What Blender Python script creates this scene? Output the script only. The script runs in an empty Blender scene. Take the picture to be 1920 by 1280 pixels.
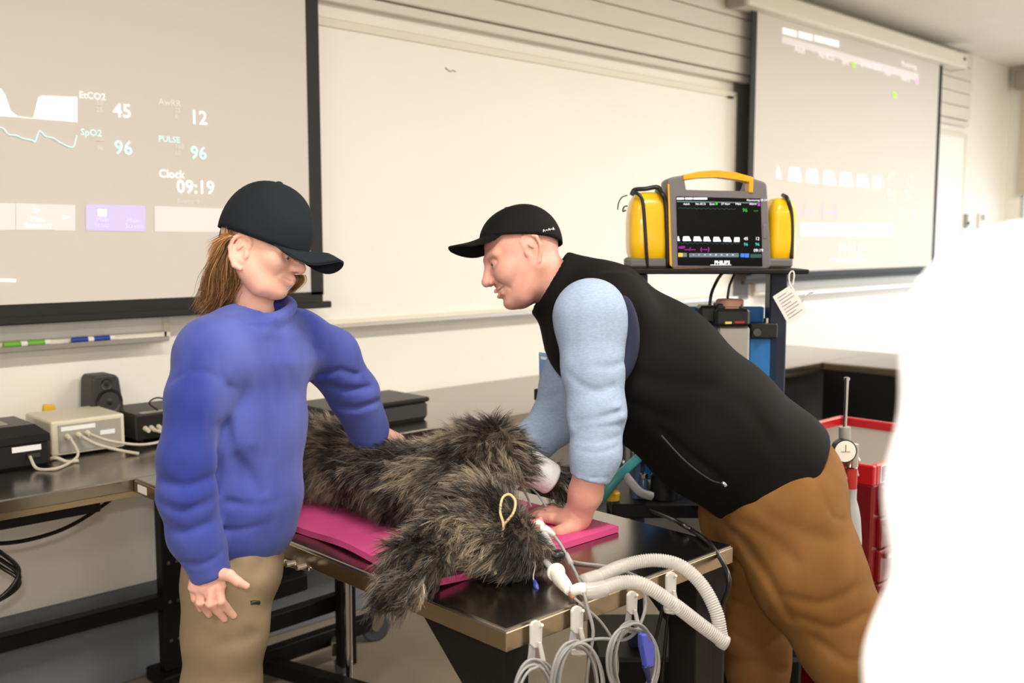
import bpy, bmesh, math, random
import numpy as np
from mathutils import Vector, Matrix
random.seed(7); RNG=np.random.default_rng(11)
scene=bpy.context.scene; COL=scene.collection
# ---------------------------------------------------------------- camera
H=1.56; FPX=1860.0; TH=math.atan(190/FPX); YAW=math.radians(46)
cam_d=bpy.data.cameras.new('camera'); cam_d.sensor_width=36.0; cam_d.lens=36.0*FPX/1920.0
cam_d.clip_start=0.02; cam_d.clip_end=60
cam_d.dof.use_dof=True; cam_d.dof.focus_distance=2.1; cam_d.dof.aperture_fstop=3.6
cam=bpy.data.objects.new('camera',cam_d); COL.objects.link(cam)
cam.location=(0,0,H); cam.rotation_euler=(math.pi/2-TH,0,YAW-math.pi/2)
scene.camera=cam
# ---------------------------------------------------------------- world, lights, exposure
scene.view_settings.view_transform='Standard'; scene.view_settings.look='None'
scene.view_settings.gamma=1.0; scene.view_settings.exposure=0.10
scene.view_settings.use_curve_mapping=False
world=bpy.data.worlds.new('world'); scene.world=world; world.use_nodes=True
bg=world.node_tree.nodes['Background']; bg.inputs[0].default_value=(0.80,0.90,1.0,1); bg.inputs[1].default_value=3.0
def area_light(name,loc,direction,size,size_y,power,color,spread=None):
    d=bpy.data.lights.new(name,'AREA'); d.shape='RECTANGLE'; d.size=size; d.size_y=size_y; d.energy=power; d.color=color
    if spread: d.spread=spread
    o=bpy.data.objects.new(name,d); COL.objects.link(o); o.location=loc
    o.rotation_euler=Vector(direction).to_track_quat('-Z','Y').to_euler(); return o
FH=Vector((math.cos(YAW),math.sin(YAW),0)); RH=Vector((math.sin(YAW),-math.cos(YAW),0))
# the photographer's flash, just above and left of the lens
fl=cam.location+Vector((0,0,0.15))-RH*0.05
area_light('camera_flash',fl,FH-Vector((0,0,0.06)),0.08,0.05,12,(1.0,0.95,0.88))
# ceiling fixtures light the room (their panels are built with the ceiling)
FIX=[(x,y) for x in (-1.6,0.9,3.4,5.9,8.0) for y in (-1.9,0.55)]  # rightmost pair is added, out of view, to brighten the far screen and wall
for (x,y) in FIX:
    area_light('ceiling_fixture_light',(x,y,3.045),(0,0,-1),1.16,0.26,(46 if y>0 else 17)*(1.5 if x>5 else 1),(1.0,0.94,0.86))
# daylight through the windows of the end wall
area_light('window_daylight',(9.40,0.0,1.35),(-1,0,0),5.2,0.95,60,(0.80,0.90,1.0))
# ---------------------------------------------------------------- measuring helpers
CT,ST=math.cos(TH),math.sin(TH)
CY,SY=math.cos(YAW),math.sin(YAW)
def G(x,y,b):
    """stage coordinates (right, distance ahead, height) of a measured direction at distance b"""
    fh=CT+ST*(640-y)/FPX; up=-ST+CT*(640-y)/FPX; s=b/fh
    return np.array([(x-960)/FPX*s, b, H+up*s])
def W(p):
    p=np.asarray(p,float)
    return np.stack([p[...,1]*CY+p[...,0]*SY, p[...,1]*SY-p[...,0]*CY, p[...,2]],-1)
def P(x,y,z=None,X=None,Y=None,b=None):
    if b is not None: return W(G(x,y,b))
    r=W(G(x,y,1.0)); c=np.array([0,0,H]); r=r-c
    t=(z-H)/r[2] if z is not None else ((X)/r[0] if X is not None else Y/r[1])
    return c+r*t
# ---------------------------------------------------------------- materials
def srgb(*c):
    o=[]
    for v in c[:3]:
        v/=255.0; o.append(v/12.92 if v<=0.04045 else ((v+0.055)/1.055)**2.4)
    return (*o,1.0)
MATS={}
def mat(name,c,rough=0.5,metal=0.0,var=0.0,vscale=8.0,bump=0.0,bscale=60.0,emit=None,estr=0.0,alpha=1.0,trans=0.0,spec=0.5,c2=None,stretch=None,sss=0.0,sheen=0.0,coat=0.0,detail=4.0,ior=1.45):
    m=bpy.data.materials.new(name); m.use_nodes=True; nt=m.node_tree; N=nt.nodes; L=nt.links
    p=N['Principled BSDF']; col=srgb(*c)
    p.inputs['Base Color'].default_value=col; p.inputs['Roughness'].default_value=rough; p.inputs['Metallic'].default_value=metal
    p.inputs['Specular IOR Level'].default_value=spec; p.inputs['Alpha'].default_value=alpha; p.inputs['IOR'].default_value=ior
    p.inputs['Transmission Weight'].default_value=trans
    if sss: p.inputs['Subsurface Weight'].default_value=sss; p.inputs['Subsurface Radius'].default_value=(0.012,0.005,0.003); p.inputs['Subsurface Scale'].default_value=0.6
    if sheen: p.inputs['Sheen Weight'].default_value=sheen
    if coat: p.inputs['Coat Weight'].default_value=coat
    if emit is not None: p.inputs['Emission Color'].default_value=srgb(*emit); p.inputs['Emission Strength'].default_value=estr
    tc=None
    def coord(s):
        nonlocal tc
        if tc is None: tc=N.new('ShaderNodeTexCoord')
        mp=N.new('ShaderNodeMapping'); L.new(tc.outputs['Object'],mp.inputs[0])
        mp.inputs['Scale'].default_value=s if not np.isscalar(s) else (s,s,s); return mp
    if var or c2 is not None:
        mp=coord(stretch if stretch else 1.0)
        nz=N.new('ShaderNodeTexNoise'); nz.inputs['Scale'].default_value=vscale; nz.inputs['Detail'].default_value=detail; L.new(mp.outputs[0],nz.inputs[0])
        rp=N.new('ShaderNodeValToRGB'); L.new(nz.outputs[0],rp.inputs[0])
        a,b=rp.color_ramp.elements; a.position=0.35; b.position=0.65
        if c2 is not None: a.color=col; b.color=srgb(*c2)
        else:
            a.color=tuple(v*(1-var) for v in col[:3])+(1,); b.color=tuple(min(1,v*(1+var)) for v in col[:3])+(1,)
        L.new(rp.outputs[0],p.inputs['Base Color'])
    if bump:
        mp=coord(1.0 if not stretch else stretch); nb=N.new('ShaderNodeTexNoise'); nb.inputs['Scale'].default_value=bscale; nb.inputs['Detail'].default_value=3; L.new(mp.outputs[0],nb.inputs[0])
        bp=N.new('ShaderNodeBump'); bp.inputs['Strength'].default_value=bump; bp.inputs['Distance'].default_value=0.01; L.new(nb.outputs[0],bp.inputs['Height']); L.new(bp.outputs[0],p.inputs['Normal'])
    MATS[name]=m; return m
M=MATS
mat('wall_paint',(240,236,228),0.45,var=0.015,vscale=2,bump=0.03,bscale=120)
mat('ceiling_paint',(226,222,212),0.8,var=0.02,vscale=2)
mat('plank_white',(222,216,206),0.55,bump=0.15,bscale=220)
mat('dark_trim',(104,102,102),0.6)
mat('floor_vinyl',(150,138,120),0.22,var=0.06,vscale=3,bump=0.03,bscale=30)
mat('base_grey',(112,118,126),0.6,var=0.04)
mat('board_white',(242,239,232),0.46,var=0.01,vscale=1.5)
mat('alu',(196,192,186),0.35,metal=0.85)
mat('frame_white',(228,222,208),0.4)
mat('screen_cloth',(218,212,206),0.75,var=0.01,vscale=1.0)
mat('screen_black',(26,24,22),0.6,bump=0.05,bscale=300)
mat('steel',(150,144,136),0.22,metal=1.0,var=0.03,vscale=6,bump=0.01,bscale=60)
mat('steel_edge',(176,160,138),0.26,metal=1.0,var=0.05,vscale=10)
mat('black_steel',(15,15,16),0.5,spec=.3,bump=0.04,bscale=200)
mat('chrome',(205,205,205),0.12,metal=1.0)
mat('black_plastic',(26,26,27),0.38,bump=0.03,bscale=250)
mat('dark_plastic',(50,49,48),0.5)
mat('cream_plastic',(214,206,186),0.45,var=0.02)
mat('grey_panel',(160,155,146),0.5)
mat('label_white',(235,236,238),0.5)
mat('cable_grey',(140,140,140),0.45)
mat('cable_cream',(196,186,172),0.5)
mat('cable_black',(16,16,17),0.3)
mat('light_panel',(255,250,240),0.5,emit=(255,236,205),estr=6.0)
mat('glass',(235,245,250),0.05,trans=1.0)
mat('blind_fabric',(196,184,166),0.8)
mat('green_pen',(112,176,60),0.4); mat('blue_pen',(40,62,150),0.4); mat('white_plastic',(232,230,224),0.4)
mat('yellow_tag',(224,178,40),0.5)
mat('beam_white',(255,255,255),0.8,emit=(255,250,255),estr=0.35)
mat('beam_soft',(236,230,230),0.8,emit=(255,244,250),estr=0.12)
mat('beam_cyan',(215,245,248),0.8,emit=(190,250,255),estr=0.3)
mat('beam_violet',(214,206,244),0.8,emit=(190,180,255),estr=0.18)
mat('beam_green',(190,235,120),0.8,emit=(150,240,60),estr=0.3)
mat('beam_magenta',(240,205,235),0.8,emit=(255,170,250),estr=0.2)
# ---------------------------------------------------------------- mesh helpers
def tag(o,label=None,cat=None,group=None,kind=None):
    if label: o['label']=label
    if cat: o['category']=cat
    if group: o['group']=group
    if kind: o['kind']=kind
    return o
def empty(name,loc,label=None,cat=None,group=None):
    o=bpy.data.objects.new(name,None); COL.objects.link(o); o.location=Vector(loc); o.empty_display_size=0.05
    tag(o,label,cat,group); return o
def link(name,me,m,parent=None,smooth=False):
    o=bpy.data.objects.new(name,me); COL.objects.link(o)
    if m is not None: me.materials.append(MATS[m] if isinstance(m,str) else m)
    if smooth: me.polygons.foreach_set('use_smooth',[True]*len(me.polygons))
    if parent is not None:
        o.parent=parent; q=parent; l=Vector((0,0,0))
        while q is not None: l+=q.location; q=q.parent
        o.location=-l
    return o
def mesh_from(name,v,f):
    me=bpy.data.meshes.new(name)
    v=np.asarray(v,dtype=np.float32)
    if isinstance(f,np.ndarray):
        n=len(f); k=f.shape[1]
        me.vertices.add(len(v)); me.vertices.foreach_set('co',v.ravel())
        me.loops.add(n*k); me.loops.foreach_set('vertex_index',f.astype(np.int32).ravel())
        me.polygons.add(n); me.polygons.foreach_set('loop_start',np.arange(0,n*k,k,dtype=np.int32))
        me.update(calc_edges=True); me.validate()
    else:
        me.from_pydata([tuple(x) for x in v],[],f); me.update()
    return me
class B:
    """collects simple solids into one mesh"""
    def __init__(s): s.bm=bmesh.new()
    def box(s,x0,x1,y0,y1,z0,z1,bev=0.0,mtx=None,seg=1):
        vs=[s.bm.verts.new((x,y,z)) for x in (x0,x1) for y in (y0,y1) for z in (z0,z1)]
        fs=[s.bm.faces.new([vs[i] for i in q]) for q in ((0,1,3,2),(4,6,7,5),(0,4,5,1),(2,3,7,6),(0,2,6,4),(1,5,7,3))]
        if mtx is not None:
            for v in vs: v.co=mtx@v.co
        if bev: bmesh.ops.bevel(s.bm,geom=list({e for f in fs for e in f.edges}),offset=bev,segments=seg,affect='EDGES',profile=0.5)
        return s
    def bar(s,p,q,w,h,bev=0.0):
        p=Vector(p);q=Vector(q);d=q-p;L=d.length
        m=Matrix.Translation(p)@d.to_track_quat('X','Z').to_matrix().to_4x4()
        return s.box(0,L,-w/2,w/2,-h/2,h/2,bev,m)
    def cyl(s,p,q,r,r2=None,n=20,cap=True):
        p=Vector(p);q=Vector(q);d=q-p;r2=r if r2 is None else r2
        m=Matrix.Translation(p)@d.to_track_quat('Z','Y').to_matrix().to_4x4()
        a=[s.bm.verts.new(m@Vector((r*math.cos(t),r*math.sin(t),0))) for t in [2*math.pi*i/n for i in range(n)]]
        b=[s.bm.verts.new(m@Vector((r2*math.cos(t),r2*math.sin(t),d.length))) for t in [2*math.pi*i/n for i in range(n)]]
        for i in range(n): s.bm.faces.new((a[i],a[(i+1)%n],b[(i+1)%n],b[i]))
        if cap: s.bm.faces.new(a[::-1]); s.bm.faces.new(b)
        return s
    def lathe(s,p,axis,prof,n=24):
        p=Vector(p); m=Matrix.Translation(p)@Vector(axis).to_track_quat('Z','Y').to_matrix().to_4x4(); prev=None
        for (r,z) in prof:
            ring=[s.bm.verts.new(m@Vector((r*math.cos(2*math.pi*i/n),r*math.sin(2*math.pi*i/n),z))) for i in range(n)]
            if prev:
                for i in range(n): s.bm.faces.new((prev[i],prev[(i+1)%n],ring[(i+1)%n],ring[i]))
            else: s.bm.faces.new(ring[::-1])
            prev=ring
        s.bm.faces.new(prev); return s
    def prism(s,pts,vec,bev=0.0):
        vec=Vector(vec); a=[s.bm.verts.new(Vector(p)) for p in pts]; b=[s.bm.verts.new(Vector(p)+vec) for p in pts]; n=len(a); fs=[]
        fs.append(s.bm.faces.new(a[::-1])); fs.append(s.bm.faces.new(b))
        for i in range(n): fs.append(s.bm.faces.new((a[i],a[(i+1)%n],b[(i+1)%n],b[i])))
        if bev: bmesh.ops.bevel(s.bm,geom=list({e for f in fs for e in f.edges}),offset=bev,segments=2,affect='EDGES',profile=0.5)
        return s
    def mesh(s,name):
        bmesh.ops.recalc_face_normals(s.bm,faces=s.bm.faces[:])
        me=bpy.data.meshes.new(name); s.bm.to_mesh(me); s.bm.free(); return me
    def ob(s,name,m,parent=None,smooth=False):
        o=link(name,s.mesh(name),m,parent,False)
        if smooth: shade_auto(o.data)
        return o
def shade_auto(me,ang=35):
    me.polygons.foreach_set('use_smooth',[True]*len(me.polygons))
    bm=bmesh.new(); bm.from_mesh(me)
    for e in bm.edges:
        if len(e.link_faces)==2 and e.calc_face_angle(0)>math.radians(ang): e.smooth=False
    bm.to_mesh(me); bm.free()
def spline(pts,n=10):
    P_=np.asarray(pts,float)
    if len(P_)<3: return np.array([P_[0]+(P_[-1]-P_[0])*t for t in np.linspace(0,1,n)])
    e=np.vstack([2*P_[0]-P_[1],P_,2*P_[-1]-P_[-2]]); out=[]
    for i in range(1,len(e)-2):
        for t in np.linspace(0,1,n,endpoint=False):
            a,b,c,d=e[i-1],e[i],e[i+1],e[i+2]
            out.append(0.5*((2*b)+(c-a)*t+(2*a-5*b+4*c-d)*t*t+(3*b-a-3*c+d)*t**3))
    out.append(P_[-1]); return np.array(out)
def tube_data(pts,r,n=8):
    pts=np.asarray(pts,float); m=len(pts); r=np.broadcast_to(np.asarray(r,float),(m,))
    T=np.gradient(pts,axis=0); T/=np.linalg.norm(T,axis=1,keepdims=True)+1e-9
    u=np.cross(T[0],[0,0,1.0]); 
    if np.linalg.norm(u)<1e-3: u=np.cross(T[0],[0,1.0,0])
    u/=np.linalg.norm(u); V=[]
    ang=np.linspace(0,2*np.pi,n,endpoint=False)
    for i in range(m):
        u=u-T[i]*np.dot(u,T[i]); u/=np.linalg.norm(u)+1e-9; w=np.cross(T[i],u)
        V.append(pts[i]+r[i]*(np.outer(np.cos(ang),u)+np.outer(np.sin(ang),w)))
    V=np.vstack(V); F=[]
    for i in range(m-1):
        for j in range(n): F.append((i*n+j,i*n+(j+1)%n,(i+1)*n+(j+1)%n,(i+1)*n+j))
    F.append(tuple(range(n))[::-1]); F.append(tuple((m-1)*n+j for j in range(n)))
    return V,F
def tube(name,pts,r,m,parent=None,n=8,sub=10,smooth=True):
    p=spline(pts,sub) if sub else np.asarray(pts)
    if not np.isscalar(r): r=np.interp(np.linspace(0,1,len(p)),np.linspace(0,1,len(r)),r)
    v,f=tube_data(p,r,n); return link(name,mesh_from(name,v,f),m,parent,smooth)
def text(name,body,size,origin,xdir,zdir,m,parent=None,extrude=0.0,offset=0.0,align='LEFT',bold=0.0):
    c=bpy.data.curves.new(name,'FONT'); c.body=body; c.size=size; c.align_x=align; c.extrude=extrude; c.offset=bold; c.resolution_u=2
    t=bpy.data.objects.new(name,c); COL.objects.link(t)
    dg=bpy.context.evaluated_depsgraph_get(); me=bpy.data.meshes.new_from_object(t.evaluated_get(dg)); bpy.data.objects.remove(t); bpy.data.curves.remove(c)
    x=Vector(xdir).normalized(); z=Vector(zdir).normalized(); n=x.cross(z)
    for v in me.vertices: v.co=Vector(origin)+x*v.co.x+z*v.co.y+n*(v.co.z+offset)
    me.materials.clear(); return link(name,me,m,parent)
# ================================================================ THE ROOM
XW0,XW1,YW0,YW1,ZC=-3.2,9.45,-3.6,3.4,3.08
def struct(name,b,m,parent=None): o=b.ob(name,m,parent); tag(o,kind='structure'); return o
floor=struct('floor',B().box(XW0-.1,XW1+.1,YW0-.1,YW1+.1,-0.08,0),'floor_vinyl')
ceiling=struct('ceiling',B().box(XW0-.1,XW1+.1,YW0-.1,YW1+.1,ZC,ZC+0.08),'ceiling_paint')
wall_back=struct('wall_back',B().box(XW0-.1,XW1+.1,YW1,YW1+0.1,0,ZC),'wall_paint')
struct('wall_left',B().box(XW0-.1,XW0,YW0,YW1,0,ZC),'wall_paint')
struct('wall_front',B().box(XW0-.1,XW1+.1,YW0-.1,YW0,0,ZC),'wall_paint')
wr=B().box(XW1,XW1+.1,YW0,YW1,0,0.85).box(XW1,XW1+.1,YW0,YW1,2.9,ZC).box(XW1,XW1+.1,3.27,YW1,0.85,2.9).box(XW1,XW1+.1,YW0,-3.2,0.85,2.9)
struct('wall_right',wr,'wall_paint')
struct('baseboard_back',B().box(XW0,XW1,YW1-0.02,YW1,0,0.34,0.004),'base_grey')
struct('baseboard_right',B().box(XW1-0.015,XW1,YW0,YW1-0.02,0,0.12,0.004),'base_grey')
struct('trim_1',B().box(5.10,5.30,YW1-0.012,YW1,1.2,ZC),'dark_trim')
# acoustic planks above the boards
for (x0,x1) in ((-0.7,5.20),(5.36,8.46)):
    me=None
    for k in range(5):
        b=B().box(x0,x1,YW1-0.055,YW1-0.004,2.533+0.105*k,2.533+0.105*k+0.100,0.006)
        b.ob('plank','plank_white',wall_back)
    B().box(x0,x1,YW1-0.048,YW1-0.004,2.485,2.525,0.004).ob('plank','plank_white',wall_back)
# windows of the end wall with roller blinds
win=B()
for y in (3.27,1.65,0.03,-1.59,-3.2): win.box(XW1+0.01,XW1+0.07,y-0.03,y+0.03,0.85,2.9)
for z in (0.87,1.73,2.88): win.box(XW1+0.012,XW1+0.068,-3.2,3.27,z-0.025,z+0.025)
window=struct('window_1',win,'alu')
for i in range(4):
    y1=3.24-1.62*i
    B().box(XW1+0.035,XW1+0.043,y1-1.56,y1,0.89,1.71).ob('window_pane','glass',window)
    B().box(XW1+0.035,XW1+0.043,y1-1.56,y1,1.755,2.86).ob('window_pane','glass',window)
struct('window_sill',B().box(XW1-0.06,XW1,-3.2,3.27,0.82,0.85,0.005),'frame_white')
bl=empty('roller_blind',(XW1-0.04,0,1.96),'beige roller blind half lowered over the end wall window','blind')
B().box(XW1-0.09,XW1-0.005,-3.22,3.345,2.88,3.04,0.008).ob('blind_box','grey_panel',bl)
B().box(XW1-0.035,XW1-0.031,-3.2,3.29,1.985,2.885).ob('blind_fabric','blind_fabric',bl)
B().box(XW1-0.044,XW1-0.024,-3.2,3.29,1.96,1.985,0.004).ob('bottom_bar','alu',bl)
# ceiling fixtures, including the unseen pair added at the far right
for i,(x,y) in enumerate(FIX):
    t=empty('ceiling_light',(x,y,ZC),'recessed rectangular ceiling light panel with white frame','light','recessed ceiling lights')
    B().box(x-.64,x+.64,y-.19,y+.19,ZC-0.022,ZC-0.002,0.005).ob('light_frame','frame_white',t)
    B().box(x-.59,x+.59,y-.14,y+.14,ZC-0.028,ZC-0.021).ob('diffuser','light_panel',t)
# ================================================================ BOARDS AND SCREENS
def whiteboard(x0,x1,label):
    z0,z1=1.227,2.405; y=YW1
    t=empty('whiteboard',((x0+x1)/2,y,z0),label,'whiteboard')
    B().box(x0+.012,x1-.012,y-0.022,y-0.002,z0+.012,z1-.012).ob('board_panel','board_white',t)
    fr=B()
    fr.box(x0,x1,y-0.03,y-0.002,z1-.014,z1+.022,.003).box(x0,x1,y-0.03,y-0.002,z0-.016,z0+.014,.003)
    fr.box(x0-.012,x0+.014,y-0.03,y-0.002,z0-.016,z1+.022,.003).box(x1-.014,x1+.012,y-0.03,y-0.002,z0-.016,z1+.022,.003)
    fr.ob('board_frame','frame_white',t)
    B().box(x0+.02,x1-.02,y-0.085,y-0.03,z0-.016,z0-.008,.002).box(x0+.02,x1-.02,y-0.088,y-0.083,z0-.016,z0+.0,.001).ob('pen_tray','alu',t)
    return t
whiteboard(-1.5,1.555,'wall whiteboard half hidden behind the left projection screen, markers in its tray')
wb=whiteboard(2.13,5.09,'large glossy wall whiteboard between the two projection screens')
B().box(5.0,5.06,YW1-.034,YW1-.0295,2.385,2.397,.001).ob('corner_clip','black_plastic',wb)
v=P(845,134,Y=YW1-.024)
tube('pen_scribble',[v+np.array([-.03,0,.012]),v+np.array([-.005,0,.0]),v+np.array([.012,0,.006]),v+np.array([.03,0,.002])],.0022,'cable_grey',wb,6,4)
whiteboard(5.36,8.46,'far wall whiteboard behind the right projection screen')
def marker(x,y,z,ln,body,cap,label):
    t=empty('marker_pen',(x,y,z),label,'pen','markers in the whiteboard tray')
    B().cyl((x+ln*.36,y,z),(x+ln,y,z),.0095,n=14).ob('barrel',body,t,True)
    B().cyl((x,y,z),(x+ln*.36,y,z),.0105,n=14).ob('cap',cap,t,True)
    B().cyl((x+ln*.5,y,z),(x+ln*.88,y,z),.0101,n=14).ob('print_band',cap,t,True)
    return t
marker(1.005,3.345,1.231,.14,'white_plastic','green_pen','green dry-erase marker in the whiteboard tray')
marker(1.215,3.345,1.231,.14,'white_plastic','blue_pen','white marker with blue cap in the whiteboard tray')
YS=3.28
def screen(x0,x1,z0,z1,label):
    t=empty('projection_screen',((x0+x1)/2,YS,z0),label,'projection screen')
    B().box(x0+.05,x1-.05,YS-.001,YS+.001,z0+.05,z1).ob('screen_fabric','screen_cloth',t)
    B().box(x0-.004,x0+.052,YS-.002,YS+.003,z0+.04,z1).ob('side_border','screen_black',t)
    B().box(x1-.052,x1+.004,YS-.002,YS+.003,z0+.04,z1).ob('side_border','screen_black',t)
    B().box(x0,x1,YS-.002,YS+.003,z0+.008,z0+.052).ob('bottom_border','screen_black',t)
    B().box(x0-.035,x1+.035,YS-.012,YS+.014,z0-.012,z0+.014,.004).ob('weight_bar','screen_black',t)
    hb=B().box(x0-.16,x1+.27,YS-.08,YS+.055,z1-.005,z1+.105,.012); hb.ob('housing','frame_white',t)
    for x in (x0-.17,x1+.28): B().box(x-.02,x+.012,YS-.07,YS+.05,z1-.015,z1+.11,.004).ob('end_cap','grey_panel' if x<x1 else 'frame_white',t)
    B().box(x1+.19,x1+.225,YS-.084,YS-.079,z1+.05,z1+.07).ob('badge','dark_plastic',t)
    return t
scL=screen(-0.56,2.145,1.31,2.92,'large projection screen beside the youth showing enlarged vital signs')
scR=screen(5.10,7.72,1.31,2.885,'far projection screen behind the yellow monitor, washed-out picture')
XD,ZD=(1,0,0),(0,0,1)
def st(par,body,px,py,size,m,bold=0.0):
    o=P(px,py,Y=YS-.003); return text('projected_text',body,size,o,XD,ZD,m,par,bold=bold)
for body,px,py,s,m,bd in (('EtCO2',148,183,.030,'beam_white',.0004),('50',181,196,.021,'beam_soft',0),('25',181,209,.021,'beam_soft',0),('45',212,218,.062,'beam_white',.001),
    ('AwRR',297,196,.031,'beam_soft',.0004),('25',328,210,.022,'beam_soft',0),('8',328,222,.022,'beam_soft',0),('12',356,231,.066,'beam_white',.001),
    ('SpO2',151,253,.030,'beam_cyan',.0004),('96',182,281,.021,'beam_soft',0),('96',214,288,.063,'beam_cyan',.001),
    ('PULSE',297,265,.029,'beam_cyan',.0004),('160',328,278,.022,'beam_soft',0),('60',328,290,.022,'beam_soft',0),('96',357,297,.062,'beam_cyan',.001),
    ('Clock',298,332,.038,'beam_white',.0006),('09:19',331,361,.064,'beam_white',.001),('Events: 0',332,381,.023,'beam_soft',.0)):
    st(scL,body,px,py,s,m,bd)
def quad(par,name,pts,m,lift=.003,y=YS):
    vs=[P(a,c,Y=y-lift) for a,c in pts]; return link(name,mesh_from(name,vs,[tuple(range(len(vs)))]),m,par)
quad(scL,'capnogram_wave',[(-30,165),(2,166),(10,178),(20,208),(34,218),(62,221),(66,205),(72,182),(80,179),(145,182),(145,229),(20,219),(-30,216)],'beam_white')
w=[(-20,236),(4,240),(16,252),(30,254),(44,260),(60,263),(66,266),(74,246),(86,256),(100,259),(112,267),(136,276),(144,254)]
tube('pulse_wave',[P(a,c,Y=YS-.004) for a,c in w],.0022,'beam_cyan',scL,6,6)
tube('limit_dash',[P(181,263,Y=YS-.004),P(196,264,Y=YS-.004)],.0015,'beam_soft',scL,5,3)
for q,m in ((((-30,380),(29,381),(29,431),(-30,432)),'beam_soft'),(((30,381),(103,383),(103,431),(30,431)),'beam_soft'),(((103,383),(141,384),(141,432),(103,432)),'beam_soft'),(((161,383),(218,384),(218,433),(161,432)),'beam_violet'),(((218,384),(273,386),(273,434),(218,433)),'beam_violet'),(((290,386),(420,391),(420,435),(290,434)),'beam_soft')):
    quad(scL,'projected_button',q,m,.0028 if m=='beam_soft' else .003)
quad(scL,'button_mark',[(62,391),(74,393),(70,399),(64,398)],'beam_white',.004)
quad(scL,'button_mark',[(183,392),(200,393),(199,406),(184,405)],'beam_white',.004)
quad(scL,'button_mark',[(116,404),(130,407),(116,411)],'beam_white',.004)
for a,c,tx in ((57,415,'Mark'),(46,426,'Summary'),(180,415,'Main'),(177,425,'Setup'),(238,417,'Main'),(235,427,'Screen')): st(scL,tx,a,c,.022,'beam_white')
quad(scL,'home_mark',[(-30,521),(30,523),(30,529),(-30,527)],'beam_white')
# right screen picture
XR0,XR1,ZR0,ZR1=5.56,7.36,1.45,2.75
def rq(name,u0,u1,w0,w1,m,l=.003):
    vs=[(XR0+(XR1-XR0)*a,YS-l,ZR0+(ZR1-ZR0)*c) for a,c in ((u0,w0),(u1,w0),(u1,w1),(u0,w1))]
    return link(name,mesh_from(name,vs,[(0,1,2,3)]),m,scR)
def Rx(px,py): return P(px,py,Y=YS-.003)
for a,b_,c,d in ((1467,51,1494,66),(1497,58,1524,73),(1527,65,1573,92)):
    quad(scR,'title_block',[(a,b_),(c,b_+(c-a)*.26),(c,b_+(c-a)*.26+12),(a,b_+12)],'beam_white')
quad(scR,'header_bar',[(1466,67),(1722,138),(1722,153),(1466,80)],'beam_soft')
for a,c,tx in ((1490,96,'Adult'),(1535,107,'No ECG'),(1578,119,'Sync'),(1614,124,'27 Nov 2024'),(1658,140,'Main'),(1690,150,'Alarm'),(1690,123,'Monitoring')):
    o=Rx(a,c); text('projected_text',tx,.055,o,XD,ZD,'beam_white',scR)
quad(scR,'status_dot',[(1597,116),(1604,118),(1604,127),(1597,126)],'beam_green',.004)
quad(scR,'status_mark',[(1715,148),(1722,150),(1721,159),(1715,157)],'beam_magenta',.004)
quad(scR,'status_dot',[(1674,172),(1681,174),(1681,184),(1674,183)],'beam_green',.004)
for k,(x0,x1,yb,yt) in enumerate(((1478,1503,338,313),(1511,1536,341,317),(1543,1567,344,320),(1575,1599,347,323),(1606,1629,349,327),(1636,1652,352,330))):
    sl=4 if k else 4
    quad(scR,'capnogram_pulse',[(x0,yb),(x0+2,yt),(x1-5,yt+1),(x1,yb+3)] if k<5 else [(x0,yb),(x0+3,yt),(x1,yt+1),(x1,yb+1)],'beam_white')
quad(scR,'capnogram_pulse',[(1456,334),(1457,311),(1460,312),(1465,336)],'beam_white')
for a,c,tx,s,m in ((1662,345,'45',.13,'beam_soft'),(1697,349,'12',.13,'beam_soft'),(1662,377,'96',.13,'beam_soft'),(1694,379,'96',.13,'beam_soft'),(1684,411,'09:19',.13,'beam_soft'),(1485,404,'---/---  (---)',.13,'beam_magenta')):
    text('projected_text',tx,s,Rx(a,c),XD,ZD,m,scR)
quad(scR,'toolbar',[(1500,418),(1672,418),(1672,442),(1500,443)],'beam_soft')
text('projected_text','PHILIPS',.13,Rx(1572,481),XD,ZD,'beam_soft',scR,bold=.002)
quad(scR,'underline',[(1558,486),(1620,486),(1620,489),(1558,489)],'beam_white')
# thermostat and board latch on the wall
t=empty('thermostat',(8.886,YW1,1.70),'small white wall thermostat beside the far window','thermostat')
B().box(8.83,8.94,YW1-.03,YW1-.002,1.66,1.79,.006).ob('thermostat_case','white_plastic',t)
B().box(8.85,8.92,YW1-.033,YW1-.029,1.73,1.775).ob('display','grey_panel',t)
t=empty('wall_latch',(8.56,YW1,1.7),'small grey latch on the wall at the end of the far whiteboard','latch')
B().box(8.53,8.575,YW1-.035,YW1-.002,1.66,1.78,.006).ob('latch_plate','grey_panel',t)
B().cyl((8.552,YW1-.05,1.70),(8.552,YW1-.03,1.70),.012).ob('latch_knob','dark_plastic',t)
# ================================================================ COUNTERS AND TABLES
ZT=0.90
def slab(name,x0,x1,y0,y1,t,m='steel'):
    b=B().box(x0,x1,y0,y1,ZT-.038,ZT,.004,seg=2); o=b.ob(name,m,t); return o
def upright(t,x,y,z0=0.05,z1=ZT-.04,wx=.075,wy=.05):
    o=B().box(x-wx/2,x+wx/2,y-wy/2,y+wy/2,z0,z1,.003).ob('leg','black_steel',t)
    B().box(x-wx/2-.03,x+wx/2+.03,y-wy/2-.05,y+wy/2+.05,0.0,0.05,.006).ob('foot','black_steel',o)
    for k in range(5):
        for s in (-.015,.015):
            z=.16+.14*k
            B().cyl((x+s,y-wy/2-.004,z),(x+s,y-wy/2+.002,z),.006,n=8).ob('bolt','chrome',o)
    return o
ct=empty('wall_counter',(1.8,3.04,0),'long stainless steel counter running along the whiteboard wall','counter')
slab('counter_top',-2.2,5.62,2.684,3.395,ct)
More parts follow.
